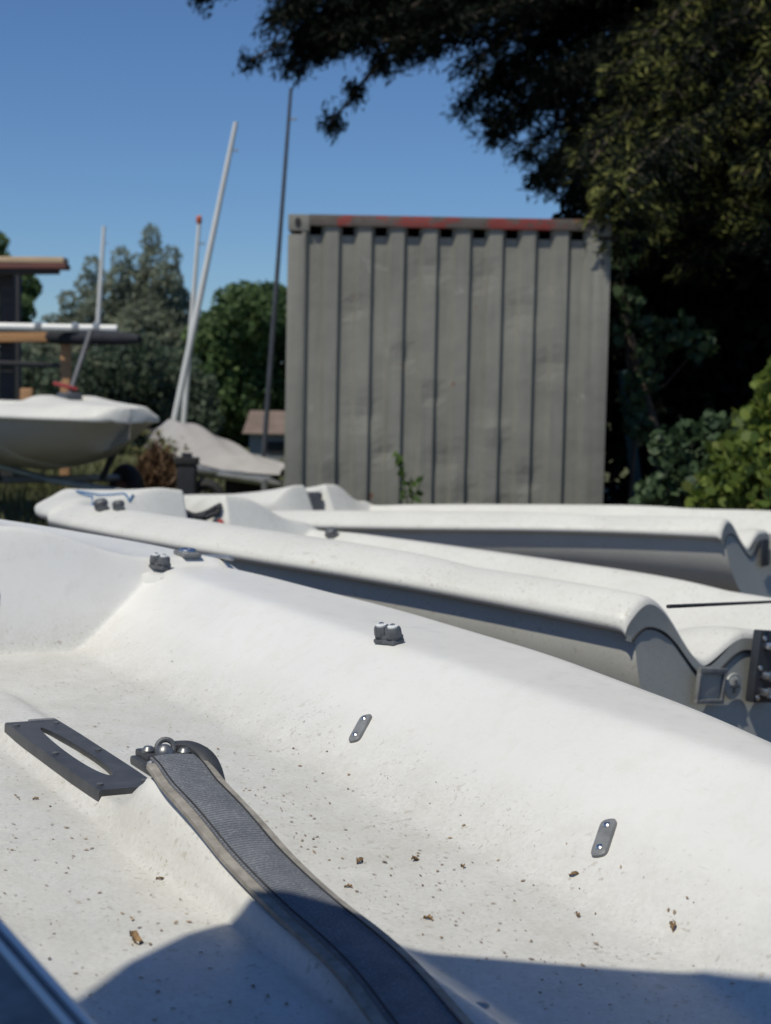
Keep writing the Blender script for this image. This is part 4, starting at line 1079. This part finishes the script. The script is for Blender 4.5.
a = px(-90, 325, RY-.25); b_ = px(117, 329, RY-.25); q = MB(); q.tube([a, (a+b_)/2, b_], .042, 10); o = q.build('spar', M['whitespar'])
for f in (.62, .80, .90): q = MB(); c = Vector(a+(b_-a)*f); q.box(c+Vector((0, 0, .02)), (.065, .11, .08), None, .01); q.build('band', M['alloy'], o)
tag(o, 'pale aluminium spar lying along the rack with fittings on it', 'spar')
a = px(20, 336, RY+.2); b_ = px(140, 339, RY-.6); q = MB(); q.tube([a, a+(b_-a)*.5, a+(b_-a)*.85, b_], [.065, .08, .07, .04], 12)
o = q.build('covered_boom', M['blacksock']); tag(o, 'boom rolled in a black sail cover sticking out of the rack', 'boom')
q = MB(); q.box(px(27, 398, 15.8), (.13, .10, .20), None, .02); 
tag(q.build('orange_float', M['woodorange']), 'small orange float hanging near the rack foot', 'float')

# ---------------- canvas awning added out of view: its edge is cut to shade the cockpit's near end
h_ = 2.4-.54; off = (-.5774*h_*math.sin(R(AZ)), -.5774*h_*math.cos(R(AZ)))
edge = [(-.45, 1.20), (-.36, 1.46), (-.32, 1.565), (-.28, 1.70), (-.228, 1.80), (-.19, 1.84), (-.14, 1.855), (-.09, 1.85), (.06, 1.775), (.22, 1.76), (.38, 1.75), (.45, 1.69), (.50, 1.55), (.52, 1.2)]
pl = [(x_+off[0], y_+off[1]) for x_, y_ in edge] + [(.52+off[0], .12), (-1.62, .12), (-1.72, .5)]
aw = empty('added_shadecaster', (-1.0, .2, GZ), 'pale canvas awning on poles, added out of view to shade the front dinghy cockpit', 'shadecaster'); A0 = Vector(aw.location); m = len(pl)
q = MB(); q.add([(x_-A0.x, y_-A0.y, 2.4-GZ+z) for z in (0, .012) for x_, y_ in pl], [tuple(range(m))[::-1], tuple(range(m, 2*m))]+[(k, (k+1) % m, m+(k+1) % m, m+k) for k in range(m)]); q.build('canvas', M['canvas'], aw, False)
for (x_, y_) in ((-1.66, .45), (-1.58, .15), (.50+off[0], .15)):
    q = MB(); q.tube([(x_-A0.x, y_-A0.y, -.05), (x_-A0.x, y_-A0.y, 2.4-GZ)], .02, 10); q.build('pole', M['galv'], aw)
q = MB(); q.tube([(-1.66-A0.x, .45-A0.y, 2.385-GZ), (-1.58-A0.x, .15-A0.y, 2.385-GZ), (.50+off[0]-A0.x, .15-A0.y, 2.385-GZ)], .015, 8); q.build('frame_bar', M['galv'], aw)

for ob in list(b2.children)+list(b3.children):
    if ob.name.split('.')[0] in ('flap_frame', 'drain_bung', 'rudder_plate'): ob.location.x = -.038
# the three grounded boats were drawn with y to the far side: turn their meshes to the right-handed frame
for rb in (b1, b2, b3):
    for ob in rb.children_recursive:
        me = ob.data; co = np.empty(len(me.vertices)*3); me.vertices.foreach_get('co', co); co[1::3] *= -1
        me.vertices.foreach_set('co', co); me.flip_normals(); me.update()

# litter on the bare earth by the second boat's stern
V = []; Fc = []
for i in range(700):
    x_, y_ = rng.uniform(.8, 3.0), rng.uniform(4.2, 7.2); s_ = rng.uniform(.008, .035); a = rng.uniform(0, 6.28); b0 = len(V); z0 = gz(x_, y_)+.004
    for (p, q_) in ((-1, 0), (0, -.45), (1, 0), (0, .45)): V.append((x_+s_*(p*math.cos(a)-q_*math.sin(a)), y_+s_*(p*math.sin(a)+q_*math.cos(a)), z0+rng.random()*.02))
    Fc.append((b0, b0+1, b0+2, b0+3))
tag(mesh_obj('ground_litter', V, Fc, M['groundleaf'], None, False), 'dead leaves scattered on the bare earth by the boats', 'litter', kind='stuff')
bpy.context.view_layer.update()
